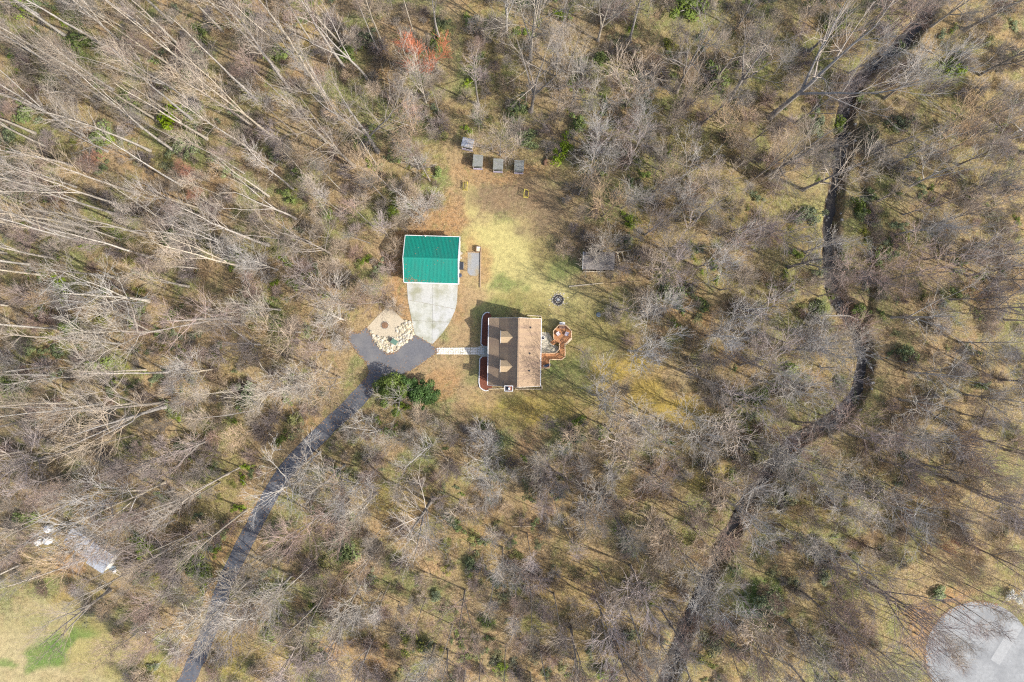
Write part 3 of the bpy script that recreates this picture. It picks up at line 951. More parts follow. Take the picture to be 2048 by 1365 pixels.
# dark low plants in the bed
# green utility cabinet on the bed
gb = empty('utility_box', (*W(790, 684)[:2], 0.04), R(-32), 'green utility cabinet standing on the pale rock bed', 'utility box')
mb = MB().box((0, 0, .42), (.95, .72, .84))
mb.build('cabinet', 'green_box', gb)
MB().slab([(-.53, -.42, .98), (.53, -.42, .98), (.53, .42, .9), (-.53, .42, .9)], .1).build('lid', 'green_box', gb)
MB().box((0, -.375, .45), (.8, .03, .6)).build('door', 'green_box', gb)
MB().box((0, 0, .02), (1.15, .95, .08)).build('pad', 'concrete', gb)


# ------------------------------------------------------------------ house
def window(mb_parent, c, w, h, axis_, sgn):
    """framed window: a part with a glass sub-part; axis_ is the wall normal axis"""
    fr, gl = MB(), MB()
    x, y, z = c
    if axis_ == 'x':
        fr.box((x, y - w / 2, z), (.08, .08, h)).box((x, y + w / 2, z), (.08, .08, h)).box((x, y, z + h / 2 + .04), (.085, w + .08, .08)).box((x, y, z - h / 2 - .04), (.1, w + .12, .08)).box((x, y, z), (.06, w - .08, .04))
        gl.box((x - sgn * .02, y, z), (.03, w - .082, h - .004))
    else:
        fr.box((x - w / 2, y, z), (.08, .08, h)).box((x + w / 2, y, z), (.08, .08, h)).box((x, y, z + h / 2 + .04), (w + .08, .085, .08)).box((x, y, z - h / 2 - .04), (w + .12, .1, .08)).box((x, y, z), (w - .08, .06, .04))
        gl.box((x, y - sgn * .02, z), (w - .082, .03, h - .004))
    f = fr.build('window', 'white_paint', mb_parent)
    gl.build('pane', 'glass', f)
    return f


house = empty('house', (1.05, -1.9, 0), R(-0.9), 'story-and-a-half house with brown shingle roof and two front dormers', 'house')
RZ, EX, EZ, WX, PXE, PZE, HL = 6.9, 3.82, 3.65, -3.17, -5.08, 3.15, 5.74
slope = (RZ - EZ) / EX
WZ = RZ + WX * slope
# walls: pentagonal gable body
g = [(-3.0, -.2), (EX - .3, -.2), (EX - .3, RZ - (EX - .3) * slope - .16), (0, RZ - .17), (-3.0, RZ - 3.0 * slope - .16)]
y0, y1 = -HL + .3, HL - .3
mb = MB()
mb.add([(x, y0, z) for x, z in g] + [(x, y1, z) for x, z in g],
       [(0, 1, 2, 3, 4), (9, 8, 7, 6, 5)] + [((i + 1) % 5, i, 5 + i, 5 + (i + 1) % 5) for i in range(5)])
mb.build('wall', 'siding', house)
for s, y in ((1, y1 + .02), (-1, y0 - .02)):
    for x in (-1.4, 1.7):
        window(house, (x, y, 2.0), 1.0, 1.4, 'y', s)
    window(house, (0.4, y, 4.5), .9, 1.1, 'y', s)
for y in (-4.0, -2.0, 2.0, 4.0):
    window(house, (-3.02, y, 1.9), .9, 1.4, 'x', -1)
    window(house, (EX - .28, y, 2.1), .95, 1.1, 'x', 1)
dr = MB().box((-3.03, 0.2, 1.55), (.06, 1.0, 2.1)).build('door', 'mulch', house)
MB().box((-3.08, -.18, 1.5), (.06, .08, .08)).build('handle', 'metal_grey', dr)
# roof slopes
rf = MB()
rf.slab([(0, -HL, RZ), (EX, -HL, EZ), (EX, HL, EZ), (0, HL, RZ)], .14)
rf.slab([(0, -HL, RZ), (0, HL, RZ), (WX, HL, WZ), (WX, -HL, WZ)], .14)
roof = rf.build('roof', 'shingles', house)
MB().bar((0, -HL, RZ + .02), (0, HL, RZ + .02), .26, .06).build('ridge_cap', 'shingles', roof)
for x, y in ((1.95, 4.2), (1.9, -.15), (1.85, -3.05)):
    z = RZ - x * slope
    MB().lathe([(.2, -.05), (.16, .04), (.07, .09), (.07, .38)], 10, (x, y, z)).build('vent_pipe', 'dark', roof)
pr = MB().slab([(WX + .05, -HL, WZ - .03), (WX + .05, HL, WZ - .03), (PXE, HL, PZE), (PXE, -HL, PZE)], .12).build('porch_roof', 'shingles', house)
MB().bar((PXE - .07, -HL - .02, PZE - .05), (PXE - .07, HL + .02, PZE - .05), .13, .13).build('gutter', 'white_paint', house)
MB().bar((EX + .07, -HL - .02, EZ - .06), (EX + .07, HL + .02, EZ - .06), .12, .13).build('gutter', 'white_paint', house)
for y in (-HL - .03, HL + .03):
    f = MB()
    for a, b in (((0, RZ), (EX, EZ)), ((0, RZ), (WX, WZ)), ((WX, WZ - .03), (PXE, PZE))):
        f.bar((a[0], y, a[1] - .09), (b[0], y, b[1] - .09), .05, .2)
    f.build('rake_board', 'siding', house)
# porch
MB().box((-3.98, 0, .3), (1.9, 2 * HL - .3, .5)).build('porch_floor', 'deck_wood', house)
for y in (-5.4, -3.2, -1.1, 1.1, 3.2, 5.4):
    MB().box((-4.82, y, 1.63), (.14, .14, 2.16)).build('porch_post', 'white_paint', house)
rl = MB()
for a, b in ((-5.4, -3.2), (-3.2, -1.1), (1.1, 3.2), (3.2, 5.4)):
    rl.bar((-4.82, a + .08, 1.4), (-4.82, b - .08, 1.4), .08, .06).bar((-4.82, a + .08, .7), (-4.82, b - .08, .7), .06, .05)
    for t in np.arange(a + .2, b - .1, .16): rl.box((-4.82, t, 1.05), (.035, .035, .64))
rl.build('porch_railing', 'white_paint', house)
for i in range(3):
    MB().box((-5.15 - i * .3, 0.1, .42 - i * .16 - .1), (.3, 1.6, .2)).build('step', 'concrete', house)
# dormers
for yc in (2.55, -2.36):
    d = MB()
    hw = .82
    fz = RZ - 2.75 * slope - .1
    d.add([(-2.75, yc - hw, fz), (-2.75, yc + hw, fz), (-2.75, yc + hw, 5.34), (-2.75, yc, 6.02), (-2.75, yc - hw, 5.34),
           (-1.72, yc - hw, 5.34), (-1.72, yc + hw, 5.34)],
          [(0, 4, 3, 2, 1), (0, 5, 4), (1, 2, 6)])
    dm = d.build('dormer', 'siding', house)
    r2 = MB()
    ez = 5.3
    r2.slab([(-2.98, yc, 6.17), (-.86, yc, 6.17), (-1.85, yc - .98, ez - .02), (-2.98, yc - .98, ez - .02)], .1)
    r2.slab([(-2.98, yc, 6.17), (-2.98, yc + .98, ez - .02), (-1.85, yc + .98, ez - .02), (-.86, yc, 6.17)], .1)
    r2.build('dormer_roof', 'shingles_sunlit', dm)
    fr = MB()
    fr.bar((-3.0, yc, 6.11), (-3.0, yc - 1.0, ez - .08), .05, .16).bar((-3.0, yc, 6.11), (-3.0, yc + 1.0, ez - .08), .05, .16)
    fr.build('dormer_trim', 'white_paint', dm)
    w = MB().box((-2.77, yc, 5.0), (.06, .8, .72)).build('dormer_window', 'glass', dm)
# chimney on the lower gable
cx, cy = -1.5, -5.98
ch = MB().box((cx, cy, 3.4), (1.2, .82, 7.1)).build('chimney', 'brick', house)
cp = MB()
for dx, dy, w, h in ((0, .43, 1.42, .1), (0, -.43, 1.42, .1), (-.66, 0, .1, .76), (.66, 0, .1, .76)):
    cp.box((cx + dx, cy + dy, 7.02), (w, h, .18))
cp.build('chimney_cap', 'white_paint', ch)
MB().box((cx - .32, cy, 6.97), (.5, .7, .06)).build('flue_shade', 'dark', ch)  # solid dark plate stands in for the shade inside the flue
MB().lathe([(.15, 0), (.19, .1), (.2, .32), (.13, .4)], 14, (cx + .06, cy, 6.98)).build('flue_pot', 'white_paint', ch)
MB().box((1.1 - 1.3, -HL + .1, 3.2), (.35, .3, .3)).build('wall_vent', 'white_paint', house)
# slim pale timber borders at the house ends
for pts, lab in (([(1054.6, 631.2), (1082.4, 633), (1081.8, 662)], 'thin pale border frame at the house corner near the deck'),
                 ([(977, 778.5), (1010, 777.5)], 'thin pale border edging below the porch end beside the chimney'),
                 ([(1030, 778.5), (1084, 778.5), (1083.5, 771)], 'thin pale border edging along the house gable past the chimney')):
    e = MB()
    q = [(*p, .12) for p in PL(pts)]
    for s, t in zip(q[:-1], q[1:]): e.bar(s, t, .12, .3)
    tag(e.build('garden_edging', 'timber_pale'), lab, 'edging')

# ------------------------------------------------------------------ garage
gar = empty('garage', (*W(863.6, 519.5, 3.0)[:2], 0), R(-1.7), 'white garage with a green ribbed metal gable roof', 'garage')
GL, GD, GE, GR = 4.62, 3.98, 3.0, 4.75
g = [(-GD + .3, -.2), (GD - .3, -.2), (GD - .3, GE - .05), (0, GR - .16), (-GD + .3, GE - .05)]
mb = MB()
mb.add([(-GL + .3, y, z) for y, z in g] + [(GL - .03, y, z) for y, z in g],
       [(4, 3, 2, 1, 0), (5, 6, 7, 8, 9)] + [(i, (i + 1) % 5, 5 + (i + 1) % 5, 5 + i) for i in range(5)])
mb.build('wall', 'white_paint', gar)
for x in (-2.1, 2.1):
    dd = MB()
    for i in range(4): dd.box((x, -GD + .27, .3 + i * .56), (2.7, .06, .54))
    dd.build('garage_door', 'siding', gar)
MB().box((GL - .01, 1.4, 1.05), (.06, .95, 2.05)).build('door', 'siding', gar)
sl_ = (GR - GE) / GD
npan = 10
pw = 2 * GL / npan
for s in (1, -1):
    for i in range(npan):
        x0, x1 = -GL + i * pw + .004, -GL + (i + 1) * pw - .004
        p = MB().slab([(x0, 0.002 * s, GR), (x1, 0.002 * s, GR), (x1, s * GD, GE), (x0, s * GD, GE)], .05)
        for j in range(4):
            xx = x0 + (j + .02 + .15) * (x1 - x0) / 4
            p.bar((xx, .05 * s, GR + .014 - .05 * sl_), (xx, s * (GD - .02), GE + .014 + .02 * sl_), .05, .045)
        p.build('roof_panel', 'green_metal', gar)
MB().slab([(-GL - .02, .2, GR + .055 - .2 * sl_), (GL + .02, .2, GR + .055 - .2 * sl_), (GL + .02, 0, GR + .06), (-GL - .02, 0, GR + .06)], .03) \
    .slab([(-GL - .02, -.2, GR + .055 - .2 * sl_), (-GL - .02, -.002, GR + .06), (GL + .02, -.002, GR + .06), (GL + .02, -.2, GR + .055 - .2 * sl_)], .03) \
    .build('ridge_cap', 'green_metal', gar)
for x in (-GL - .06, GL + .08):
    w = .1 if x < 0 else .17
    MB().bar((x, 0, GR - .02), (x, GD, GE - .02), w, .2).bar((x, -.0, GR - .02), (x, -GD, GE - .02), w, .2).build('rake_trim', 'white_paint', gar)
MB().bar((-GL, -GD - .08, GE - .03), (GL + .14, -GD - .08, GE - .03), .16, .14).build('gutter', 'white_paint', gar)
MB().bar((-GL, GD + .06, GE - .05), (GL + .14, GD + .06, GE - .05), .1, .12).build('gutter', 'white_paint', gar)
MB().lathe([(.06, 0), (.06, .5)], 8, (-1.2, GD - .1, GE - .0)).build('vent_pipe', 'white_paint', gar)
MB().bar((GL + .1, -GD - .08, GE - .1), (GL + .0, -GD + .2, .1), .09).build('downpipe', 'white_paint', gar)

lv = MB()
for i in range(80):          # leaves blown against the eave and lying along the ridge
    u = random.random()
    yy = -GD + .08 + abs(random.gauss(0, .35)) if i < 65 else random.uniform(-GD + .3, GD - .3)
    xx = -GL + .3 + abs(random.gauss(0, 2.4)) if i < 65 else random.uniform(-GL + .2, GL - .2)
    if xx > GL - .2: continue
    zz = GR - abs(yy) * sl_ + .045
    a_ = random.uniform(0, 6.3)
    s_ = random.uniform(.05, .11)
    lv.slab([(xx + s_ * math.cos(a_ + q), yy + s_ * .7 * math.sin(a_ + q), zz + random.uniform(0, .02)) for q in (0, 1.57, 3.14, 4.71)], .012)
tag(lv.build('fallen_leaves', 'dry_leaf', gar), kind='stuff')

# bins and clutter along the garage wall
t = empty('trash_bin', (*W(923.5, 533)[:2], 0), R(-2), 'large dark rectangular bin beside the garage side wall', 'bin')
MB().box((0, 0, .5), (.66, 1.25, 1.0)).build('body', 'navy', t)
MB().slab([(-.36, -.67, 1.06), (.36, -.67, 1.06), (.36, .67, 1.12), (-.36, .67, 1.12)], .08).build('lid', 'dark', t)
MB().bar((.38, -.4, .95), (.38, .4, .95), .06).build('handle', 'metal_grey', t)
t = empty('trash_bin', (*W(920.3, 552)[:2], 0), 0, 'small round dark bin near the garage corner', 'bin')
MB().lathe([(.27, 0), (.35, .75)], 14).build('body', 'dark', t)
MB().lathe([(.37, .75), (.37, .8), (.2, .87), (.05, .9)], 14).build('lid', 'navy', t)
for i, (px, py, s, lab) in enumerate(((922, 507, .55, 'grey rock lying by the garage side wall beyond the bins'), (921.5, 516, .4, 'small grey rock between the dark bin and the larger rock'))):
    o = link('rock', GROCKS[i], None, (*W(px, py)[:2], 0))
    o.scale = (s, s, s)
    tag(o, lab, 'rock')
t = empty('wooden_crate', (*W(956.8, 499.5)[:2], 0), R(-4), 'dark-framed box with a pale lid at the top of the gravel pad', 'crate')
mb = MB()
for dx, dy, w, h in ((0, .46, .86, .08), (0, -.46, .86, .08), (-.4, 0, .08, .84), (.4, 0, .08, .84)): mb.box((dx, dy, .32), (w, h, .64))
mb.build('frame', 'bark_brown', t)
MB().box((.04, .02, .3), (.7, .82, .5)).build('contents', 'timber_pale', t)
MB().box((.04, .3, .58), (.66, .2, .06)).build('slat', 'white_paint', t)


# ------------------------------------------------------------------ animal shelters, sheds
def shelter(px, py, w, d, rz, roofm, label, hf=2.1, hb=1.75, front='lavender'):
    """open-fronted hut; local -y is the open front"""
    x, y, _ = W(px, py, 1.9)
    s = empty('animal_shelter', (x, y, 0), rz, label, 'shelter', 'open-fronted shelters behind the yard')
    MB().slab([(-w / 2, -d / 2, hf), (w / 2, -d / 2, hf), (w / 2, d / 2, hb), (-w / 2, d / 2, hb)], .07).build('roof', roofm, s)
    wl_ = MB()
    t = .05
    wl_.box((-w / 2 + .1, .08, hb / 2 - .05), (t, d - .3, hb - .05)).box((w / 2 - .1, .08, hb / 2 - .05), (t, d - .3, hb - .05)).box((0, d / 2 - .1, hb / 2 - .05), (w - .26, t, hb - .05))
    wl_.build('wall', 'timber', s)
    for sx in (-1, 1): MB().box((sx * (w / 2 - .1), -d / 2 + .08, hf / 2 - .04), (.1, .1, hf - .08)).build('post', 'timber_pale', s)
    MB().box((0, -d / 2 - .06, .42), (w - .1, .07, .8)).build('front_panel', front, s)
    MB().box((0, -d / 2 - .12, hf - .07), (w, .06, .14)).build('fascia', 'roof_grey', s)
    MB().box((0, 0, .04), (w - .3, d - .3, .06)).build('floor', 'dark', s)
    return s


shelter(955.8, 321.5, 1.72, 2.1, R(-4), 'roof_grey', 'grey-roofed open shelter at the left end of the row of three')
shelter(996.5, 328.5, 1.75, 1.95, R(-3), 'roof_grey', 'grey-roofed open shelter in the middle of the row of three')
shelter(1038.3, 331.5, 1.68, 1.9, R(-3), 'roof_grey', 'grey-roofed open shelter at the right end of the row of three')
shelter(935.5, 285.5, 2.0, 1.65, R(-12), 'roof_blue', 'blue-grey roofed tilted shelter standing apart above the row of three')

t = empty('garden_shed', (*W(1197.5, 522.5, 2.2)[:2], 0), R(-1.5), 'low dark grey shed half hidden beneath the bare tree at the yard edge', 'shed')
MB().slab([(-2.7, -1.5, 2.1), (2.7, -1.5, 2.1), (2.7, 1.5, 2.45), (-2.7, 1.5, 2.45)], .08)  .build('roof', 'shed_roof', t)
mb = MB().box((-2.5, 0, 1.0), (.06, 2.7, 2.0)).box((2.5, 0, 1.0), (.06, 2.7, 2.0)).box((0, 1.3, 1.0), (4.94, .06, 2.0))
mb.build('wall', 'timber', t)
MB().bar((-2.74, -1.5, 2.08), (-2.74, 1.5, 2.43), .07, .14).build('trim', 'white_paint', t)
for i in range(4): MB().box((-1.9 + i * 1.22, -1.66, .35 + .02 * (i % 2)), (1.18, .1, .6)).build('front_board', 'timber_pale', t)
for sx in (-2.5, 0, 2.5): MB().box((sx, -1.42, 1.0), (.1, .1, 2.0)).build('post', 'timber', t)
t = empty('lumber_rack', (*W(1247, 516)[:2], 0), R(6), 'open timber frame with pale leaning planks beside the shed', 'rack')
MB().bar((-1.4, 1.0, .5), (1.5, 1.15, .7), .14).build('top_rail', 'timber_pale', t)
MB().bar((-1.35, 1.0, .25), (-1.35, -.9, .25), .1, .5).build('side_rail', 'bark_brown', t)
for x0, x1, yl in ((-1.05, -.75, -1.0), (-.3, .1, -.6), (.7, 1.2, -1.05)):
    MB().bar((x0, .95, .66), (x1, yl, .08), .2, .05).build('plank', 'timber_pale', t)
for x in (-1.35, 1.45): MB().box((x, 1.05, .3), (.1, .1, .6)).build('post', 'timber', t)


# ------------------------------------------------------------------ soccer goals, fire pit, lids, poles, stump
def goal(px, py, rz, label):
    t = empty('soccer_goal', (*W(px, py)[:2], 0), rz, label, 'goal', 'small yellow goals in the yard')
    mb = MB()
    hw, h, dp = .62, 1.0, .75
    f = MB().tube([(0, -hw, 0), (0, -hw, h), (0, hw, h), (0, hw, 0)], .055, 8)
    f.build('front_frame', 'yellow', t)
    for s in (-1, 1): MB().tube([(0, s * hw, h), (-dp * .5, s * hw, h * .9), (-dp, s * hw, .03), (0, s * hw, .03)], .045, 6).build('side_frame', 'yellow', t)
    MB().tube([(-dp, -hw, .03), (-dp, hw, .03)], .04, 6).build('back_bar', 'yellow', t)
    n = MB()
    for i in range(9):
        y = -hw + .1 + i * (2 * hw - .2) / 8
        n.bar((0, y, h), (-dp * .5, y, h * .9), .018).bar((-dp * .5, y, h * .9), (-dp, y, .05), .018)
    for i in range(7):
        u = i / 6
        n.bar((-dp * .5 - dp * .5 * u, -hw, h * .9 * (1 - u) + .05 * u), (-dp * .5 - dp * .5 * u, hw, h * .9 * (1 - u) + .05 * u), .018)
    tag(n.build('net', 'net', t), kind='stuff')


goal(935, 374, R(-5), 'small yellow-framed goal at the left end of the brown yard')
goal(1048, 388, R(174), 'small yellow-framed goal at the right end of the brown yard')

t = empty('fire_pit', (*W(1116, 600)[:2], 0), 0, 'round stone fire pit with a dark ash centre on the lawn', 'fire pit')
MB().lathe([(1.0, 0), (1.0, .03), (.7, .05), (.1, .05)], 24).build('ash_bed', 'ash', t)
for ring, n, m, s in ((.5, 11, 'GROCKS', .26), (1.0, 20, 'GROCKS', .3)):
    for i in range(n):
        g_ = 2 * math.pi * i / n + random.uniform(-.08, .08)
        rr = ring * random.uniform(.94, 1.08)
        o = link('ring_stone', random.choice(GROCKS if random.random() < .7 else ROCKS), t, (rr * math.cos(g_), rr * math.sin(g_), .02))
        o.scale = (s, s * .85, s * .9)
        o.rotation_euler = (0, 0, random.uniform(0, 6.3))
for i in range(34):
    g_ = random.uniform(0, 6.28)
    rr = random.uniform(1.15, 1.85)
    o = link('loose_stone', random.choice(ROCKS), t, (rr * math.cos(g_), rr * math.sin(g_), 0))
    s = random.uniform(.12, .24)
    o.scale = (s, s, s * .6)
    o.rotation_euler = (0, 0, random.uniform(0, 6.3))
MB().lathe([(.3, .05), (.28, .14), (.1, .2)], 10).build('charred_heap', 'metal_grey', t)

t = empty('manhole_cover', (*W(1197, 630)[:2], 0), 0, 'blue-grey round lid set in the grass right of the deck', 'cover')
MB().lathe([(.42, -.1), (.42, .1), (.36, .15), (.05, .17)], 18).build('disc', 'lid_blue', t)
MB().bar((-.12, 0, .2), (.12, 0, .2), .04).build('handle', 'metal_grey', t)
t = empty('round_tub', (*W(1085.5, 676)[:2], 0), 0, 'white-rimmed round tub standing on gravel against the house', 'tub')
MB().lathe([(.2, 0), (.33, .42), (.36, .44), (.36, .48), (.27, .48), (.26, .36)], 18).build('pot', 'white_paint', t)
MB().lathe([(.26, .38), (.2, .42), (.04, .44)], 14).build('soil', 'dark', t)
MB().lathe([(.07, .42), (.06, .5)], 8, (.06, .02, 0)).build('stake', 'white_paint', t)


def log(name, pts, r, m, label, cat='log', z=.12):
    q = [(*W(a, b)[:2], z + th(*W(a, b)[:2])) for a, b in pts]
    if name == 'fallen_tree': q = [(x, y, max(zz, -.3)) for x, y, zz in q]
    n = len(q)
    o = MB().tube(q, [r * (1 - .55 * i / max(1, n - 1)) for i in range(n)], 7).build(name, m)
    return tag(o, label, cat)


log('fallen_pole', [(1138, 573.5), (1172, 570), (1206, 566.5)], .15, 'timber_pale', 'long pale fallen pole above the fire pit')
log('fallen_pole', [(1222, 567), (1252, 564), (1284, 562.5)], .1, 'timber', 'thin brown fallen pole ending the line from the pale pole')
log('fallen_tree', [(1606, 618), (1612, 630), (1660, 632), (1700, 632), (1718, 640)], .12, 'bark_white', 'slim pale fallen tree lying across the creek', z=.3)
log('fallen_log', [(388, 482), (389, 520), (389, 556)], .16, 'bark_brown', 'dark brown fallen log lying straight up the slope')
log('fallen_log', [(1612, 770), (1585, 785), (1570, 798)], .12, 'bark_pale', 'pale broken log in the woods inside the creek bend')
log('fallen_log', [(1975, 812), (1962, 845), (1950, 878)], .1, 'timber', 'thin brown log leaning downhill in the woods past the creek')
log('fallen_log', [(1868, 838), (1880, 828)], .12, 'bark_grey', 'short grey log on leaves past the creek')
log('fallen_log', [(1235, 912), (1215, 950), (1200, 952)], .1, 'bark_pale', 'short pale crooked log near the silvery crown')
log('fallen_log', [(1024, 1053), (1085, 1052)], .07, 'timber_pale', 'thin straight pale pole on the leaves below the house')
t = empty('tree_stump', (*W(1090, 325)[:2], 0), R(20), 'brown upturned stump at the edge of the yard', 'stump')
MB().tube([(.4, .3, .25), (0, 0, .3), (-.15, -.55, .25)], [.34, .38, .3], 9).build('trunk', 'bark_brown', t)
for i in range(7):
    g_ = i * .9
    MB().tube([(.4, .3, .3), (.55 + .3 * math.cos(g_) * .3, .42 + .5 * math.cos(g_), .35 + .4 * math.sin(g_))], [.1, .03], 5).build('root', 'timber_pale', t)

# ------------------------------------------------------------------ octagonal deck and walkway
DZ, LZ = 1.25, 0.65
dk = empty('deck', (*W(1124, 669)[:2], 0), 0, 'orange-stained octagonal deck with steps and a walkway to the house', 'deck')
ox, oy = dk.location.x, dk.location.y


def LP(pts, z):
    return [(p[0] - ox, p[1] - oy) for p in PL(pts, z)]


OCT = [(1117.1, 650.7), (1131.2, 651.1), (1142.2, 662.5), (1141.9, 675.7), (1131, 687.3), (1116.5, 686.6), (1106.8, 678), (1106.2, 662.5)]
oc = LP(OCT, DZ)
ctr = (sum(p[0] for p in oc) / 8, sum(p[1] for p in oc) / 8)
d = MB()
for sector, ang in (([6, 7, 0, 1, 2, 3], R(90)), ([3, 4, 5, 6], R(35))):
    pass
boards(d, [oc[7], oc[0], oc[1], oc[2], oc[3], ctr, oc[6]][::-1] if False else clip_half(oc[::-1], ctr, (0, 1)), R(90), .145, .012, DZ - .04, DZ)
low = clip_half(oc[::-1], (ctr[0], ctr[1] - .006), (0, -1))
boards(d, clip_half(low, (ctr[0] - .005, ctr[1]), (-1, 0)), R(-45), .145, .012, DZ - .04, DZ)
boards(d, clip_half(low, (ctr[0] + .005, ctr[1]), (1, 0)), R(45), .145, .012, DZ - .04, DZ)
tag(d.build('decking', 'deck_wood', dk), kind='stuff')
MB().prism(oc, DZ - .25, DZ - .06).build('deck_frame', 'deck_wood', dk)
for i in range(8):
    MB().box((oc[i][0] * .94 + ctr[0] * .06, oc[i][1] * .94 + ctr[1] * .06, .5), (.14, .14, 1.1)).build('post', 'deck_wood', dk)


def railing(a, b, z, h=.92):
    mb = MB()
    mb.bar((a[0], a[1], z + h), (b[0], b[1], z + h), .13, .05).bar((a[0], a[1], z + .14), (b[0], b[1], z + .14), .05, .07)
    L_ = math.hypot(b[0] - a[0], b[1] - a[1])
    for i in range(1, int(L_ / .14)):
        u = i / int(L_ / .14)
        mb.box((a[0] + (b[0] - a[0]) * u, a[1] + (b[1] - a[1]) * u, z + .52), (.035, .035, h - .2))
    for p in (a, b): mb.box((p[0], p[1], z + h / 2 - .12), (.09, .09, h + .2))
    mb.build('railing', 'deck_rail', dk)


for i in (5, 6, 7, 0, 1, 2, 3):
    a_, b_ = oc[i], oc[(i + 1) % 8]
    if i == 5:
        a_ = (oc[5][0] * .25 + oc[6][0] * .75, oc[5][1] * .25 + oc[6][1] * .75)
    if i == 6 or i == 5 or i != 4: railing(a_, b_, DZ)
# five treads down to the walkway, and the flank of boards beside them
s0, s1 = LP([(1118.6, 686.4), (1118.6, 698)], 1.0)
wdt = 10.0 * .0872
for i in range(5):
    u = (i + .5) / 5
    MB().box((s0[0] + wdt / 2 + .02, s0[1] + (s1[1] - s0[1]) * u, DZ - .1 - (DZ - LZ) * (i + .2) / 5.2), (wdt, .19, .05)).build('tread', 'deck_wood', dk)
for dx in (-.02, wdt + .06):
    MB().bar((s0[0] + dx, s0[1], DZ - .1), (s0[0] + dx, s1[1], LZ - .06), .05, .2).build('stringer', 'deck_wood', dk)
    railing((s0[0] + dx, s0[1] - .05), (s0[0] + dx, s1[1]), LZ + .25, .8)
# lower walkway
wk = [[(1119, 698), (1130, 698), (1130, 714), (1119, 705)], [(1119, 705.2), (1130, 714.2), (1123, 719.4), (1112, 719), (1111, 707.5), (1118.8, 698.4)],
      [(1082, 707.2), (1110.8, 707.2), (1110.8, 718.8), (1082, 718.8)], [(1082, 719.0), (1098.5, 719.0), (1098.5, 736), (1082, 736)]]
dw = MB()
for q, a_ in zip(wk, (90, 45, 90, 0)):
    pp = LP(q, LZ)
    ar = sum(pp[i][0] * pp[(i + 1) % len(pp)][1] - pp[(i + 1) % len(pp)][0] * pp[i][1] for i in range(len(pp)))
    if len(pp) == 6: pp = LP([(1119, 705.4), (1129.9, 714.4), (1123, 719.4), (1111, 719), (1111, 707.5)], LZ)
    boards(dw, pp if ar > 0 else pp[::-1], R(a_), .145, .012, LZ - .04, LZ)
tag(dw.build('walkway_decking', 'deck_wood', dk), kind='stuff')
for q in wk[2:]:
    MB().prism(LP(q, LZ), LZ - .22, LZ - .06).build('walkway_frame', 'deck_wood', dk)
for q in ([(1082, 706.8), (1111, 706.8)], [(1111, 706.8), (1118.6, 699.5)], [(1130.4, 698), (1130.4, 714.3)], [(1130.4, 714.3), (1123.2, 719.8)], [(1123.2, 719.8), (1099, 719.3)],
          [(1099, 719.3), (1099, 736.4)], [(1099, 736.4), (1082, 736.4)]):
    a_, b_ = LP(q, LZ + .9)
    railing(a_, b_, LZ)
# side stair at the lower left of the octagon
for i in range(4):
    a_, b_ = LP([(1106.2 - i * 1.6, 680 + i * 1.3), (1112.5 - i * 1.6, 686.2 + i * 1.3)], .8)
    MB().bar((*a_, DZ - .22 - i * .26), (*b_, DZ - .22 - i * .26), .24, .05).build('side_tread', 'deck_wood', dk)
# slanting bench rail outside the octagon's lower right side
a_, b_ = LP([(1131.5, 689.2), (1143.5, 677)], DZ)
MB().bar((*a_, DZ - .1), (*b_, DZ - .1), .34, .05).build('bench_ledge', 'timber_pale', dk)
for q in ((1133, 687.6), (1142, 678.5)):
    a_, = LP([q], .6)
    MB().box((*a_, .55), (.1, .1, 1.1)).build('post', 'deck_wood', dk)


def chair(px, py, z, rz, m, label):
    t = empty('patio_chair', (*W(px, py, z)[:2], z), rz, label, 'chair', 'chairs on the octagonal deck')
    MB().box((0, 0, .42), (.58, .58, .12)).build('seat', m, t)
    MB().slab([(-.29, .22, .95), (.29, .22, .95), (.29, .36, .96), (-.29, .36, .96)], .5).build('backrest', m, t)
    for sx in (-1, 1):
        MB().box((sx * .33, 0, .6), (.08, .6, .05)).build('armrest', 'chair_brown', t)
        for sy in (-1, 1): MB().box((sx * .3, sy * .25, .2), (.06, .06, .4)).build('leg', 'chair_brown', t)


chair(1116.3, 668.3, DZ, R(35), 'cushion', 'pale cushioned chair on the octagonal deck, the one closer to the house')
chair(1133, 668.8, DZ, R(-20), 'cushion_grey', 'grey cushioned chair on the octagonal deck, the one farther from the house')
t = empty('bench', (*W(1124.5, 655.5, DZ)[:2], DZ), R(0), 'brown bench against the upper rail of the octagonal deck', 'bench')
MB().box((0, 0, .44), (1.1, .42, .07)).build('seat', 'chair_brown', t)
MB().box((0, .23, .7), (1.1, .06, .42)).build('backrest', 'chair_brown', t)
for sx in (-.48, .48): MB().box((sx, 0, .2), (.07, .36, .4)).build('leg', 'chair_brown', t)
t = empty('serving_counter', (*W(1124.8, 647.6, 1.4)[:2], 0), R(0), 'white box counter just outside the octagonal deck rail', 'counter')
MB().box((0, 0, .7), (.86, .4, 1.4)).build('cabinet', 'white_paint', t)
MB().box((0, 0, 1.43), (.94, .5, .05)).build('top', 'white_paint', t)
t = empty('barbecue_grill', (*W(1093.5, 731, LZ)[:2], LZ), R(15), 'dark covered grill in the corner of the square deck by the house', 'grill')
MB().box((0, 0, .45), (.7, .45, .5)).build('cart', 'dark', t)
MB().tube([(-.36, 0, .78), (.36, 0, .78)], .24, 10).build('lid', 'navy', t)
for sx in (-.5, .5): MB().box((sx, 0, .72), (.26, .4, .04)).build('side_shelf', 'metal_grey', t)
for sx in (-.3, .3):
    for sy in (-.18, .18): MB().box((sx, sy, .1), (.05, .05, .2)).build('leg', 'metal_grey', t)

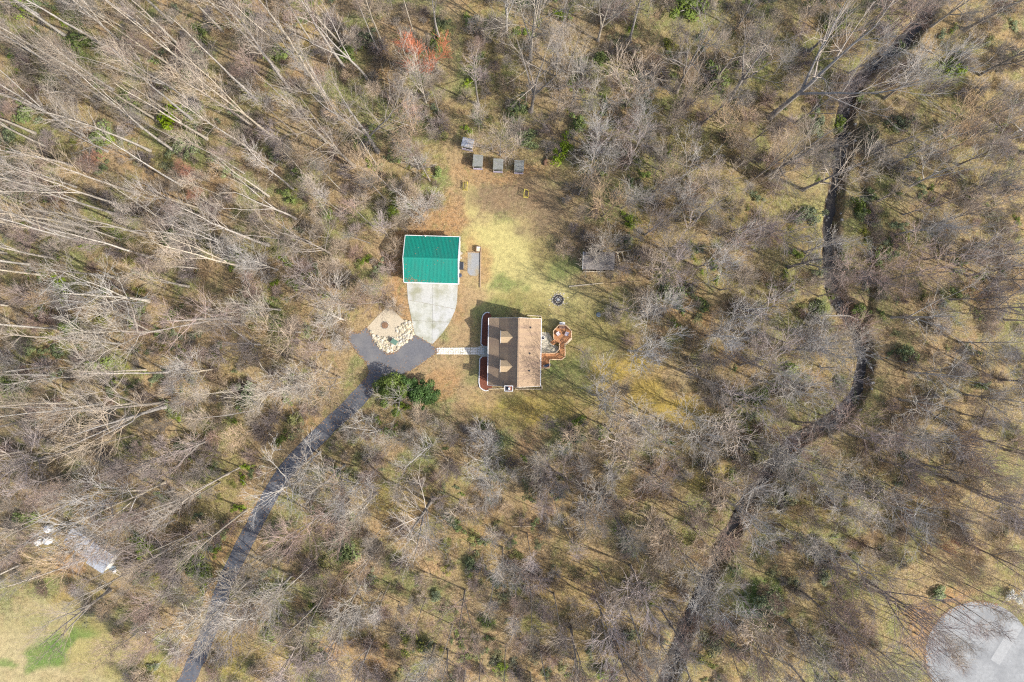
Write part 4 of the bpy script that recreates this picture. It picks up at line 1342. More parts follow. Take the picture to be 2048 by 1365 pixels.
# ------------------------------------------------------------------ long grey-roofed building and white tanks, lower left
bh = empty('mobile_home', (*W(178, 1103, 2.8)[:2], 0), R(-33.2), 'long building with a patched pale grey roof among bare trees', 'building')
k_ = .0856


def sec(name, x0, x1, y0, y1, z, m):
    MB().slab([(x0, y0, z - .25), (x1, y0, z - .25), (x1, (y0 + y1) / 2, z), (x0, (y0 + y1) / 2, z)], .1) \
        .slab([(x0, (y0 + y1) / 2 + .002, z), (x1, (y0 + y1) / 2 + .002, z), (x1, y1, z - .25), (x0, y1, z - .25)], .1).build(name, m, bh)


sec('roof', -4.6, .55, -1.3, 1.75, 3.0, 'roof_mobile')
sec('annex_roof', .6, 4.0, -2.1, 1.5, 2.85, 'roof_blue')
MB().box((-2.0, .22, 1.3), (4.9, 2.6, 2.6)).build('wall', 'siding', bh)
MB().box((2.3, -.3, 1.2), (3.1, 3.1, 2.4)).build('annex_wall', 'siding', bh)
MB().box((-3.6, -1.9, .5), (2.2, 1.0, .12)).build('porch_deck', 'timber_pale', bh)
for x in (-4.6, -2.6): MB().box((x, -2.3, .25), (.12, .12, .5)).build('porch_post', 'timber', bh)
window(bh, (-2.2, -1.1, 1.5), 1.0, 1.0, 'y', -1)
MB().bar((.6, 1.56, 2.68), (4.0, 1.56, 2.68), .12, .14).build('roof_trim', 'white_paint', bh)
for px, py, lab in ((101.6, 1056, 'white round tank set apart from the pair beside the long grey roof'),
                    (82, 1081.5, 'white round tank of the pair, farther from the long grey roof'),
                    (100.4, 1080, 'white round tank of the pair, closer to the long grey roof')):
    t = empty('water_tank', (*W(px, py)[:2], 0), random.uniform(0, 1), lab, 'tank', 'white round tanks in the woods')
    MB().lathe([(.62, 0), (.66, .1), (.66, .95), (.55, 1.12), (.28, 1.22)], 9).build('shell', 'tank_white', t)
    MB().lathe([(.24, 1.2), (.24, 1.28), (.1, 1.3)], 9).build('lid', 'siding', t)
for i, (px, py, rz, m, lab) in enumerate(((230, 1143, .6, 'white_paint', 'white board among the clutter past the long grey roof'), (236, 1148, -.5, 'timber_pale', 'pale plank beside the white board in the clutter'),
                                          (242, 1146, -.8, 'timber_pale', 'long pale plank at the far side of the clutter'), (226, 1136, .2, 'lid_blue', 'blue-grey sheet leaning in the clutter by the roof end'))):
    tag(MB().box((0, 0, .15), ((.6, 1.4, 2.0, 1.1)[i], (.45, .2, .16, .7)[i], .12)).build('scrap_board', m, None, (*W(px, py)[:2], 0)), lab, 'board').rotation_euler = (0.05, 0.03, rz)
# ------------------------------------------------------------------ trees: vectorised tube builder
def unit(v):
    return v / (np.linalg.norm(v, axis=-1, keepdims=True) + 1e-9)


def tubes(P, Rr, sides):
    """P (N,n,3), Rr (N,n) -> verts, quads"""
    N, n, _ = P.shape
    T = unit(np.gradient(P, axis=1))
    ref = np.zeros_like(T)
    ref[..., 2] = 1
    flat = np.abs(T[..., 2]) > .93
    ref[flat] = (1, 0, 0)
    A = unit(np.cross(T, ref))
    B = np.cross(T, A)
    g = 2 * np.pi * np.arange(sides) / sides
    V = P[:, :, None, :] + Rr[:, :, None, None] * (A[:, :, None, :] * np.cos(g)[None, None, :, None] + B[:, :, None, :] * np.sin(g)[None, None, :, None])
    i = np.arange(N)[:, None, None] * n * sides + np.arange(n - 1)[None, :, None] * sides
    k = np.arange(sides)[None, None, :]
    k2 = (k + 1) % sides
    Q = np.stack([i + k, i + k2, i + sides + k2, i + sides + k], -1).reshape(-1, 4)
    return V.reshape(-1, 3), Q


def sprout(r, P, Rr, cnt, t0, t1, ang, length, lvar, nseg, up, wig, rscale, rend, rmin, taper_len=0.5):
    """children on every parent path: returns P, R of the next level"""
    N, n, _ = P.shape
    pi = np.repeat(np.arange(N), cnt)
    m = len(pi)
    t = (np.tile(np.arange(cnt), N) + r.random(m)) / cnt * (t1 - t0) + t0
    f = t * (n - 1)
    i0 = np.minimum(f.astype(int), n - 2)
    u = (f - i0)[:, None]
    p = P[pi, i0] * (1 - u) + P[pi, i0 + 1] * u
    rad = Rr[pi, i0] * (1 - u[:, 0]) + Rr[pi, i0 + 1] * u[:, 0]
    T = unit(P[pi, i0 + 1] - P[pi, i0])
    az = np.tile(np.arange(cnt) * 2.4, N) + r.random(m) * 1.6 + np.repeat(r.random(N) * 6.28, cnt)
    ref = np.where(np.abs(T[:, 2:3]) > .9, np.array([[1., 0, 0]]), np.array([[0., 0, 1]]))
    A = unit(np.cross(T, ref))
    B = np.cross(T, A)
    perp = A * np.cos(az)[:, None] + B * np.sin(az)[:, None]
    a = (ang + (r.random(m) - .5) * .5)[:, None]
    D = unit(T * np.cos(a) + perp * np.sin(a) + np.array([[0, 0, up * .5]]))
    L = length * (1 - taper_len * (t - t0) / max(1e-6, t1 - t0)) * (1 + (r.random(m) - .5) * 2 * lvar)
    s = np.linspace(0, 1, nseg + 1)
    out = p[:, None, :] + D[:, None, :] * (L[:, None] * s[None])[:, :, None]
    out[..., 2] += up * .35 * (L[:, None] * (s ** 2)[None])
    w = np.cumsum(r.normal(size=(m, nseg + 1, 3)) * (wig * L / nseg)[:, None, None], axis=1)
    w[:, 0] = 0
    out += w
    r0 = np.maximum(rad * rscale, rmin)
    Rn = r0[:, None] * (1 - (1 - rend) * s[None])
    return out, np.maximum(Rn, rmin * .8)


def make_tree(seed, h, r0, first, n1, a1, l1, up1, n2, l2, n3, l3, n4, l4, wig=.06, lean=.02, bark='bark_pale', twig='twig_pale', fork=0, rtw=.0105, buds=0):
    r = np.random.default_rng(seed)
    n = 12
    s = np.linspace(0, 1, n)
    P = np.zeros((1, n, 3))
    P[0, :, 2] = s * h - .3
    wob = np.cumsum(r.normal(size=(n, 2)) * h * wig / n, axis=0)
    wob[0] = 0
    P[0, :, :2] = wob * (s ** 1.2)[:, None] + np.outer(s ** 1.5 * h * lean, (math.cos(seed * 2.1), math.sin(seed * 2.1)))
    Rr = (r0 * (1 - .86 * s ** .9) + r0 * .55 * np.exp(-s * h / .7))[None]
    stems = [(P, Rr)]
    if fork:      # co-dominant leaders
        t0 = first * .85
        stems.append(sprout(r, P, Rr, fork, t0 * .8, t0, .42, h * (1 - t0) * .95, .12, 9, .5, .05, .72, .16, .03, 0.1))
    tv, tq = [], []
    off = 0
    for p, q in stems:
        v, f = tubes(p, q, 8)
        tv.append(v); tq.append(f + off); off += len(v)
    trunk = np_mesh('trunk', np.concatenate(tv), [np.concatenate(tq)], bark)
    trunk.shade_smooth()
    cv, cq, off = [], [], 0
    l1p, l1r = [], []
    for i, (p, q) in enumerate(stems):
        c = n1 if not fork else max(4, int(n1 / (1 + fork) * (1.2 if i == 0 else 1)))
        p1, q1 = sprout(r, p, q, c, first if i == 0 else .25, .985, a1, l1, .3, 6, up1, .07, .58, .22, .028, .55)
        l1p.append(p1); l1r.append(q1)
    p1, q1 = np.concatenate(l1p), np.concatenate(l1r)
    lv = [(p1, q1, 5)]
    p2, q2 = sprout(r, p1, q1, n2, .2, .98, .58, l2 * 1.3, .35, 4, .3, .06, .6, .35, .018, .4)
    lv.append((p2, q2, 4))
    p3, q3 = sprout(r, p2, q2, n3, .15, 1, .5, l3 * 1.45, .4, 2, .25, .07, .6, .45, rtw * 1.1, .3)
    lv.append((p3, q3, 3))
    if n4:
        p4, q4 = sprout(r, p3, q3, n4, .2, 1, .5, l4 * 1.5, .4, 1, .2, .0, .8, .6, rtw * .85, .2)
        lv.append((p4, q4, 3))
    for p, q, sd in lv:
        v, f = tubes(p, q, sd)
        cv.append(v); cq.append(f + off); off += len(v)
    crown = np_mesh('crown', np.concatenate(cv), [np.concatenate(cq)], twig)
    return trunk, crown, h


def leafball(seed, n, rx, rz, lumps, size, m, stem='bark_grey', sq=1.0):
    """evergreen foliage: many small leaf faces on lumpy sprays + a stem"""
    r = np.random.default_rng(seed)
    c = r.normal(size=(lumps, 3)) * (rx * .45, rx * .45, rz * .3)
    c[:, 2] += rz * .75
    rad = rx * r.uniform(.22, .5, lumps)
    li = r.integers(0, lumps, n)
    d = unit(r.normal(size=(n, 3)))
    d[:, 2] = np.abs(d[:, 2]) * 1.0 - .25
    p = c[li] + d * (rad[li] * r.uniform(.45, 1.08, n) ** .6)[:, None] * (1, 1, sq)
    p[:, 2] = np.maximum(p[:, 2], .08)
    nrm = unit(d * .7 + r.normal(size=(n, 3)) * .5 + (0, 0, .35))
    a = unit(np.cross(nrm, r.normal(size=(n, 3))))
    b = np.cross(nrm, a)
    s = size * r.uniform(.6, 1.4, n)[:, None]
    V = np.stack([p - a * s, p + b * s * .55, p + a * s, p - b * s * .55], 1).reshape(-1, 3)
    Q = np.arange(n * 4).reshape(-1, 4)
    fol = np_mesh('foliage', V, [Q], m)
    tips = c
    base = np.zeros((lumps, 3))
    s3 = np.linspace(0, 1, 4)[None, :, None]
    P = base[:, None, :] * (1 - s3) + tips[:, None, :] * s3
    P[:, 1:3, :2] *= .7
    v, f = tubes(P, np.tile(np.linspace(.05, .015, 4) * rx ** .5, (lumps, 1)), 5)
    st = np_mesh('stem', v, [f], stem)
    return fol, st


KINDS = {}
# p tall straight pale poplar-like; g the same, greyer bark; o spreading oak-like; f rounded silvery; q mauve rounded; t thin pole; r red bud; w white-limbed; n tan
KINDS['p'] = [make_tree(100 + i, 30, .24, .46 + .03 * (i % 3), 16, .62, 3.9, .5, 5, 1.6, 3, .9, 1, .5, wig=.05, lean=.02 + .012 * i, fork=(0, 1, 0, 1, 0, 2)[i], bark=('bark_pale', 'bark_pale', 'bark_mid')[i % 3], twig=('twig_pale', 'twig_grey', 'twig_pale')[i % 3]) for i in range(6)]
KINDS['g'] = [make_tree(130 + i, 27, .30, .52, 16, .68, 4.0, .45, 6, 1.6, 3, .9, 1, .5, wig=.05, lean=.03, bark='bark_grey', twig=('twig_grey', 'twig_mauve', 'twig_pale')[i]) for i in range(3)]
KINDS['o'] = [make_tree(160 + i, 21, .30, .42, 17, .9, 5.3, .3, 6, 2.1, 3, 1.05, 1, .6, wig=.06, lean=.03, fork=2, bark='bark_grey', twig=('twig_grey', 'twig_mauve', 'twig_pale', 'twig_grey')[i]) for i in range(4)]
KINDS['f'] = [make_tree(190 + i, 15, .17, .3, 22, .75, 4.0, .4, 6, 1.6, 4, .9, 1, .5, wig=.05, fork=2, bark='bark_pale', twig='twig_silver', rtw=.013) for i in range(3)]
KINDS['q'] = [make_tree(220 + i, 14, .15, .3, 20, .8, 4.0, .35, 6, 1.6, 3, .9, 1, .5, wig=.06, fork=2, bark='bark_grey', twig='twig_mauve', rtw=.012) for i in range(2)]
KINDS['n'] = [make_tree(235 + i, 11, .11, .25, 16, .8, 3.1, .4, 6, 1.3, 3, .8, 1, .4, wig=.07, fork=1, bark='bark_grey', twig='twig_tan', rtw=.012) for i in range(2)]
KINDS['t'] = [make_tree(250 + i, 23, .12, .66, 11, .65, 2.1, .5, 5, 1.1, 4, .7, 1, .4, wig=.05, lean=.03, bark=('bark_pale', 'bark_grey', 'bark_grey')[i], twig=('twig_pale', 'twig_mauve', 'twig_grey')[i]) for i in range(3)]
KINDS['r'] = [make_tree(280 + i, 11, .12, .25, 18, .75, 2.5, .5, 6, 1.2, 5, .7, 2, .4, wig=.06, fork=2, bark='bark_grey', twig=('twig_red', 'twig_dullred')[i], rtw=.016) for i in range(2)]
KINDS['w'] = [make_tree(300 + i, 22, .26, .4, 9, .95, 5.2, .3, 5, 2.2, 4, 1.1, 1, .5, wig=.08, lean=.04, fork=3, bark='bark_white', twig='bark_white', rtw=.013) for i in range(3)]
PHRASE = dict(p='tall straight bare tree with pale bark', g='tall bare tree with grey bark', o='broad bare tree with spreading forked limbs', f='rounded bare tree with silvery twigs',
              q='rounded bare tree with mauve twigs', n='small bare tree with tan twigs', t='thin pole-like bare tree', r='small tree with red buds', w='bare tree with bold white limbs')

TREES = """
383 238 29 p|350 303 33 p|188 162 28 p|387 208 28 p|445 63 25 p|513 200 30 p|243 412 28 p|300 302 29 p|177 278 30 p|403 183 22 t|365 287 18 t|488 347 24 t|413 422 27 p|447 395 15 t|230 428 27 p|173 455 30 p|277 388 28 p|137 148 28 p|70 267 27 p|422 445 20 t
692 140 27 g|735 158 26 p|769 97 24 p|759 108 22 t|832 83 23 t|879 78 22 p|873 76 22 t|582 182 26 g|594 120 23 t|879 228 16 t|852 205 15 f|957 210 20 g|1013 63 22 f|752 328 18 t|755 303 26 o|708 333 24 o|622 328 20 t|679 240 25 p|692 390 18 t|769 398 20 t|860 362 19 t|785 380 15 n|595 273 22 t|555 333 20 t|685 427 20 t|592 438 24 p|747 453 17 t|632 372 17 t|820 285 15 n|572 202 22 t|848 440 13 f|838 338 13 f
1061 120 28 f|1062 223 22 o|1196 82 20 f|1112 153 20 t|1106 152 18 t|1142 213 18 f|1259 80 22 g|1251 213 20 n|1352 185 22 o|1462 192 22 o|1264 270 14 f|1447 280 14 n|1400 250 18 g|1114 230 12 n|1184 320 16 f|1254 330 14 o|1361 360 15 w|1304 390 14 n|1350 240 16 n|1431 157 20 g|1377 387 14 n|1527 353 22 o|1157 390 14 n|1244 417 14 f|1204 433 15 n|1337 433 15 f|1000 311 13 n|985 300 10 n
1540 235 33 o|1619 103 18 o|1606 380 20 o|1536 350 20 o|2044 307 24 o|1873 272 16 n|1956 297 18 w|1819 373 14 w|1863 53 22 f|1769 197 20 f|1700 95 17 q|1720 60 20 n|1702 180 9 q|1725 335 10 f|1930 60 24 g|1960 150 22 q|1840 330 13 n|1900 400 16 q|1990 230 18 n|1985 390 18 f
192 488 28 p|182 470 28 p|128 467 28 p|112 517 26 p|63 530 27 p|83 550 26 p|297 602 24 w|483 500 23 p|377 573 24 p|470 638 24 o|402 538 14 t|113 657 24 p|110 733 24 p|100 750 24 p|327 663 22 f|213 748 22 p|330 805 24 o|333 813 25 o|467 778 18 t|470 783 18 t|157 805 22 p|67 838 26 p|430 738 15 f|507 822 22 t|620 485 15 o|665 510 14 o|555 540 16 f|590 490 18 o|640 560 14 q|560 620 15 f|600 665 16 n|520 690 14 q|655 700 14 q|680 755 15 n|640 740 18 f|700 610 15 n|735 590 11 n|765 605 12 q|600 770 18 f|690 640 15 f
1187 790 17 f|1274 848 18 f|1377 748 18 o|1411 672 18 f|1351 855 18 f|1211 852 18 n|1257 702 15 f|1287 622 16 f|1394 535 16 f|797 505 7 n|793 541 7 q|245 1128 14 t|1311 540 16 q|1501 622 17 o|1471 635 16 w|1457 782 18 q|1524 885 16 w|1160 700 7 n|1330 500 14 n|1440 470 16 q|1500 480 17 q|1290 470 14 q|1390 440 15 o|1440 580 14 n|1480 730 19 q|1510 760 20 f|1560 660 14 f|1410 840 15 n|1300 560 12 n
1783 635 16 w|1816 745 15 w|1919 685 15 f|1933 518 18 f|1636 688 14 f|1576 535 17 o|1609 505 14 w|1949 875 18 n|1640 560 13 q|1700 560 13 q|1780 560 16 q|1850 520 15 n|1990 560 18 q|2010 640 18 n|1960 620 18 q|1900 600 17 q|1570 700 18 f|1600 770 16 q|1640 830 14 q|1700 870 14 q|1760 860 16 f|1800 800 14 w|1640 735 9 w|1850 880 16 q|2000 760 18 q|1930 790 17 f|1860 450 16 n|1790 470 15 f
457 947 25 p|493 1020 26 p|480 935 24 t|440 965 25 t|400 985 24 t|370 1000 25 p|330 965 23 f|300 930 26 t|350 1040 25 t|390 1060 24 t|425 1045 22 q|250 930 24 t|210 925 22 t|300 1123 22 p|220 1180 20 o|270 1270 12 n|167 1120 22 p|130 1010 23 p|90 960 24 t|120 1060 10 q|360 900 18 q|420 880 17 q|455 1140 16 f|400 1230 12 w|330 1260 10 q|500 1160 20 f|530 1190 18 q|560 1090 16 f|360 1155 14 q|40 1130 22 p|20 1060 25 p|150 900 22 q|60 900 22 f|290 1010 22 n
862 1003 24 o|752 987 15 f|629 1127 22 t|652 1183 22 p|725 1163 16 f|779 1167 17 t|852 1197 14 t|969 917 13 w|639 1203 24 p|600 960 18 w|640 905 16 w|690 930 17 f|720 960 16 f|640 1030 18 q|585 1150 20 f|790 870 9 f|970 880 12 f|885 850 6 f|980 950 12 f|905 1250 20 t|988 1150 18 t|1012 1290 20 t|930 1180 18 q|870 1290 18 f|690 1240 18 q|745 1280 17 q|610 1265 18 q|895 1320 20 t|820 1340 20 t|960 1330 20 t|1005 1095 15 f|700 1000 16 q|810 940 14 n|920 1000 13 n|860 890 12 w|760 860 10 w|740 835 8 w
1221 1020 21 g|1227 1021 21 g|1197 1137 18 t|1254 1210 22 g|1124 1043 18 t|1054 1067 17 t|1321 1217 19 g|1404 1173 16 w|1141 1253 18 o|1107 1187 20 t|1061 1177 20 t|1031 1173 20 t|1377 1047 17 n|1294 1037 15 n|1168 975 15 f|1072 905 12 f|1100 935 12 q|1180 1020 13 n|1260 1130 18 q|1350 1090 17 f|1320 1040 15 n|1230 1290 20 q|1310 1270 17 f|1150 1320 19 q|1080 1300 20 t|1060 1345 20 t|1190 1195 18 q|1440 1220 17 q|1480 1190 17 n|1500 1270 18 f|1370 1330 18 q|1290 1340 17 q|1240 900 14 n|1300 940 15 q|1400 930 15 n|1450 1000 17 w|1480 1030 15 w|1560 1050 15 f|1130 870 10 n
1749 997 16 w|1663 1007 13 f|1738 1165 21 q|1760 1185 18 q|1810 1215 14 t|1815 1232 13 t|1825 1250 14 t|1830 1266 13 t|1838 1236 12 t|1850 1224 14 t|1870 1213 13 t|1887 1204 12 t|1903 1196 14 t|1905 1176 14 t|1935 1170 14 t|1815 1292 14 t|1822 1312 13 t|1836 1334 14 t|1953 1097 16 q|1590 930 15 f|1610 960 13 w|1560 905 14 w|1540 940 14 f|1690 1110 15 w|1640 1120 17 q|1600 1180 18 q|1570 1240 17 f|1620 1270 18 q|1680 1250 17 n|1700 1310 18 n|1740 1290 16 f|1760 1345 11 q|1840 1010 18 n|1900 960 18 q|1960 990 19 n|1990 1040 19 q|1860 1110 14 n|1800 1060 17 n|1690 950 16 n|1760 920 17 q|1850 930 18 n|2010 900 18 q|1580 1330 18 q|1650 1340 18 n|2020 1170 8 n
855 163 12 r|404 362 7 r|408 402 5 r|1862 1082 6 r|212 330 6 r
"""
used = []
trees = []


def add_tree(px, py, h, k, vi=None, lean=None):
    var = KINDS[k]
    tr, cr, hr = var[vi if vi is not None else random.randrange(len(var))]
    x, y, _ = W(px, py)
    e = empty({'r': 'budding_tree', 'p': 'poplar_tree'}.get(k, 'bare_tree'), (x, y, th(x, y)))
    s = h / hr
    w = s * random.uniform(.9, 1.12)
    if k in 'fqonw': w = s ** .8 * random.uniform(.9, 1.1)
    if k in 't': w = max(w, .9)
    e.scale = (w, w, s)
    tilt = lean if lean is not None else (random.gauss(0, .03), random.gauss(0, .03))
    e.rotation_euler = (tilt[0], tilt[1], random.uniform(0, 6.28))
    link('trunk', tr, e)
    link('crown', cr, e)
    trees.append((e, px, py, h, k))
    used.append((x, y))
    return e


for chunk in TREES.replace('\n', '|').split('|'):
    if chunk.strip():
        a, b, c, d = chunk.split()
        if a == '2044': add_tree(float(a), float(b), float(c), d, lean=(R(6), R(-10)))
        else: add_tree(float(a), float(b), float(c), d, vi=None if d != 'r' else (0 if a == '855' else 1))

e = add_tree(1203, 501, 8, 'f', 1)
e.scale = (1.0, 1.0, .55)
CLEAR = [[(872, 470), (890, 330), (915, 270), (1000, 265), (1080, 300), (1110, 350), (1150, 470), (1165, 545), (1215, 590), (1230, 700), (1340, 730), (1390, 800), (1330, 850), (1180, 835), (1060, 855),
          (960, 845), (880, 835), (800, 800), (740, 830), (700, 800), (690, 690), (735, 610), (780, 590), (775, 460)],
         [(-40, 1185), (120, 1180), (235, 1235), (255, 1400), (-40, 1400)], [(60, 1035), (250, 1050), (262, 1170), (110, 1145)],
         [(1640, 340), (1725, 340), (1725, 520), (1640, 520)], [(1655, 640), (1768, 640), (1768, 835), (1640, 835)], [(890, -20), (930, -20), (925, 300), (890, 300)]]


def blocked(px, py, m=1.0):
    x, y, _ = W(px, py)
    for c in CLEAR:
        if in_poly(np.array([px]), np.array([py]), c)[0]: return True
    if math.hypot(px - 1957, py - 1317) < 118 or (px > 1745 and py > 1130): return True
    if poly_dist(np.array([x]), np.array([y]), drive)[0][0] < 2.0 + m: return True
    if poly_dist(np.array([x]), np.array([y]), creek)[0][0] < 1.6 + m: return True
    return False


def fill(n, dmin, pick, lst, tries=9000, box=(-10, -10, 2058, 1375)):
    out = []
    pts = list(lst)
    while len(out) < n and tries:
        tries -= 1
        px, py = random.uniform(box[0], box[2]), random.uniform(box[1], box[3])
        x, y, _ = W(px, py)
        if any((x - a) ** 2 + (y - b) ** 2 < dmin * dmin for a, b in pts): continue
        if blocked(px, py): continue
        pts.append((x, y))
        out.append((px, py))
    return out


def kind_at(px, py):
    if px < 880 and py < 560: return random.choices('pgtfn', (5, 2, 2, 1, 1))[0], random.uniform(20, 30)
    if px < 880 and py < 900: return random.choices('ptfqon', (2, 2, 3, 2, 2, 2))[0], random.uniform(13, 22)
    if px < 560: return random.choices('ptfq', (3, 4, 2, 2))[0], random.uniform(16, 24)
    if px < 1450 and py > 900: return random.choices('tgfqn', (4, 1, 2, 3, 2))[0], random.uniform(13, 20)
    return random.choices('oqfnw', (2, 4, 2, 3, 1))[0], random.uniform(12, 20)


for px, py in fill(50, 3.5, None, used, box=(-10, -10, 700, 560)):
    add_tree(px, py, random.uniform(23, 32), 'p')
for px, py in fill(14, 4.0, None, used, box=(-10, 560, 340, 1000)):
    add_tree(px, py, random.uniform(20, 27), 'p')
ck = 0
for q in creek[::3]:
    qx, qy = q[0] * FPX / ALT + 1024, 682.5 - q[1] * FPX / ALT
    if not (-10 < qy < 1375) or 225 < qy < 505 or 655 < qy < 815 or random.random() < .28: continue
    px, py = qx - random.uniform(26, 52), qy + random.uniform(-14, 14)
    x, y, _ = W(px, py)
    if poly_dist(np.array([x]), np.array([y]), creek)[0][0] < 1.7: continue
    add_tree(px, py, random.uniform(8, 14), random.choice('fqqnw'))
n_hand = len(trees)
print('HAND', n_hand)
for px, py in fill(max(0, 300 - n_hand), 3.4, None, used):
    k, h = kind_at(px, py)
    add_tree(px, py, h if k not in 'n' else min(h, 13), k)

# ------------------------------------------------------------------ evergreen shrubs
SHR = {'g': [leafball(400 + i, 950, 1.0, .75, 12, .085, 'leaf_green') for i in range(3)],
       'd': [leafball(410 + i, 950, 1.0, .85, 12, .085, 'leaf_dark') for i in range(2)],
       'b': [leafball(420 + i, 1300, 1.0, .7, 10, .085, 'leaf_bright') for i in range(2)],
       'o': [leafball(430 + i, 1000, 1.0, .9, 10, .08, 'leaf_olive') for i in range(2)]}
SPH = dict(g='green evergreen shrub', d='dark green evergreen shrub', b='bright green shrub', o='olive green shrub')
shrubs = []


def add_shrub(px, py, r, k):
    fo, st = random.choice(SHR[k])
    x, y, _ = W(px, py)
    e = empty('evergreen_shrub', (x, y, th(x, y)))
    s = r * .0879 * 1.25
    e.scale = (s * random.uniform(.9, 1.25), s * random.uniform(.8, 1.1), s * random.uniform(.7, 1.0))
    e.rotation_euler = (0, 0, random.uniform(0, 6.28))
    link('foliage', fo, e)
    link('stem', st, e)
    shrubs.append((e, px, py, r, k))
    return e


for chunk in SHRUBS.replace('\n', '|').split('|'):
    if chunk.strip():
        a, b, c, d = chunk.split()
        add_shrub(float(a), float(b), float(c), d)

# two evergreen trees beside the drive
for px, py, w, hh, n, m, lab, seed in ((790, 776, 3.0, 6.5, 10000, 'leaf_ever', 'large bright green evergreen tree with bare white branches beside the driveway', 501),
                                       (853, 790, 2.1, 5.5, 5500, 'leaf_ever_dark', 'smaller dark green evergreen tree next to the large bright green one', 502),
                                       (826, 776, 2.0, 5.0, 4000, 'leaf_ever_dark', 'dark green evergreen tree in between the two larger evergreens', 503)):
    fo, st = leafball(seed, n, w, hh * .55, 22, .13, m, 'bark_grey')
    x, y, _ = W(px, py)
    e = empty('evergreen_tree', (x, y, 0), 0, lab, 'tree')
    link('crown', fo, e)
    link('trunk', st, e)
add_tree(806, 792, 9, 'w', 0)

# white flowering shrub by the turning circle
fo, st = leafball(520, 2200, 1.6, 1.5, 12, .07, 'petal_white')
e = empty('flowering_shrub', (*W(2026, 1192)[:2], 0), 0, 'white flowering shrub at the edge of the turning circle', 'shrub')
link('blossom', fo, e)
link('stem', st, e)

# ------------------------------------------------------------------ small twiggy growth: a few named plants, then the uncountable rest
SAP = [make_tree(600 + i, 6.5, .05, .25, 16, .75, 1.9, .5, 6, 1.0, 5, .6, 0, 0, wig=.08, bark='bark_grey', twig=('twig_grey', 'twig_mauve', 'twig_tan', 'twig_pale')[i % 4], rtw=.011) for i in range(4)]
BRU = [make_tree(620 + i, 1.5, .03, .06, 16, 1.15, 1.5, .15, 7, .8, 5, .5, 0, 0, wig=.2, fork=3, bark='bark_grey', twig=('twig_tan', 'twig_grey', 'twig_mauve')[i], rtw=.011) for i in range(3)]
src_sap, src_bru = [], []
for (px, py), v, lab in zip(((1158, 432), (1092, 840), (905, 862), (1236, 775)), SAP,
                            ('slender bare sapling at the upper right edge of the yard', 'slender bare sapling on the gold grass below the house', 'slender bare sapling in brown leaves below the evergreens', 'slender bare sapling on the gold lawn right of the house')):
    x, y, _ = W(px, py)
    e = empty('sapling', (x, y, 0), random.uniform(0, 6), lab, 'sapling')
    src_sap.append((link('trunk', v[0], e), link('crown', v[1], e)))
for (px, py), v, lab in zip(((1128, 500), (790, 615), (1135, 860)), BRU,
                            ('low tan twiggy bush at the right edge of the straw lawn', 'low grey twiggy bush between the rock bed and the concrete apron', 'low mauve twiggy bush below the house lawn')):
    x, y, _ = W(px, py)
    e = empty('twiggy_bush', (x, y, 0), random.uniform(0, 6), lab, 'bush')
    src_bru.append((link('stem', v[0], e), link('twigs', v[1], e)))


def scatter(name, label, sources, pts, smin, smax, zmul=1.0):
    """one stuff object: points carrying variant, turn and size; its own geometry nodes copy the plants' meshes onto them"""
    r = np.random.default_rng(len(pts))
    xy = np.array([W(a, b)[:2] for a, b in pts])
    V = np.column_stack([xy, terrain(xy[:, 0], xy[:, 1])]).astype(np.float32)
    me = bpy.data.meshes.new(name)
    me.from_pydata(V.tolist(), [], [])
    n = len(V)
    me.attributes.new('vid', 'INT', 'POINT').data.foreach_set('value', r.integers(0, len(sources), n).astype(np.int32))
    rot = np.column_stack([r.normal(0, .06, n), r.normal(0, .06, n), r.uniform(0, 6.28, n)]).astype(np.float32)
    me.attributes.new('turn', 'FLOAT_VECTOR', 'POINT').data.foreach_set('vector', rot.ravel())
    s = r.uniform(smin, smax, n)
    me.attributes.new('size', 'FLOAT_VECTOR', 'POINT').data.foreach_set('vector', np.column_stack([s, s, s * r.uniform(.8, 1.2, n) * zmul]).astype(np.float32).ravel())
    o = tag(link(name, me), label, kind='stuff')
    ng = bpy.data.node_groups.new(name, 'GeometryNodeTree')
    ng.interface.new_socket('Geometry', in_out='INPUT', socket_type='NodeSocketGeometry')
    ng.interface.new_socket('Geometry', in_out='OUTPUT', socket_type='NodeSocketGeometry')
    N, L = ng.nodes, ng.links
    gi, go = N.new('NodeGroupInput'), N.new('NodeGroupOutput')
    alln = N.new('GeometryNodeJoinGeometry')
    for pair in sources:
        j = N.new('GeometryNodeJoinGeometry')
        for ob in pair:
            oi = N.new('GeometryNodeObjectInfo')
            oi.transform_space = 'ORIGINAL'
            oi.inputs['Object'].default_value = ob
            L.new(oi.outputs['Geometry'], j.inputs[0])
        g2 = N.new('GeometryNodeGeometryToInstance')
        L.new(j.outputs[0], g2.inputs[0])
        L.new(g2.outputs[0], alln.inputs[0])
    ip = N.new('GeometryNodeInstanceOnPoints')
    L.new(gi.outputs[0], ip.inputs['Points'])
    L.new(alln.outputs[0], ip.inputs['Instance'])
    ip.inputs['Pick Instance'].default_value = True
    for nm, dt, sock in (('vid', 'INT', 'Instance Index'), ('turn', 'FLOAT_VECTOR', 'Rotation'), ('size', 'FLOAT_VECTOR', 'Scale')):
        a = N.new('GeometryNodeInputNamedAttribute')
        a.data_type = dt
        a.inputs['Name'].default_value = nm
        src = a.outputs['Attribute']
        if sock == 'Rotation':
            er = N.new('FunctionNodeEulerToRotation')
            L.new(src, er.inputs[0])
            src = er.outputs[0]
        L.new(src, ip.inputs[sock])
    L.new(ip.outputs[0], go.inputs[0])
    md = o.modifiers.new(name, 'NODES')
    md.node_group = ng
    return o


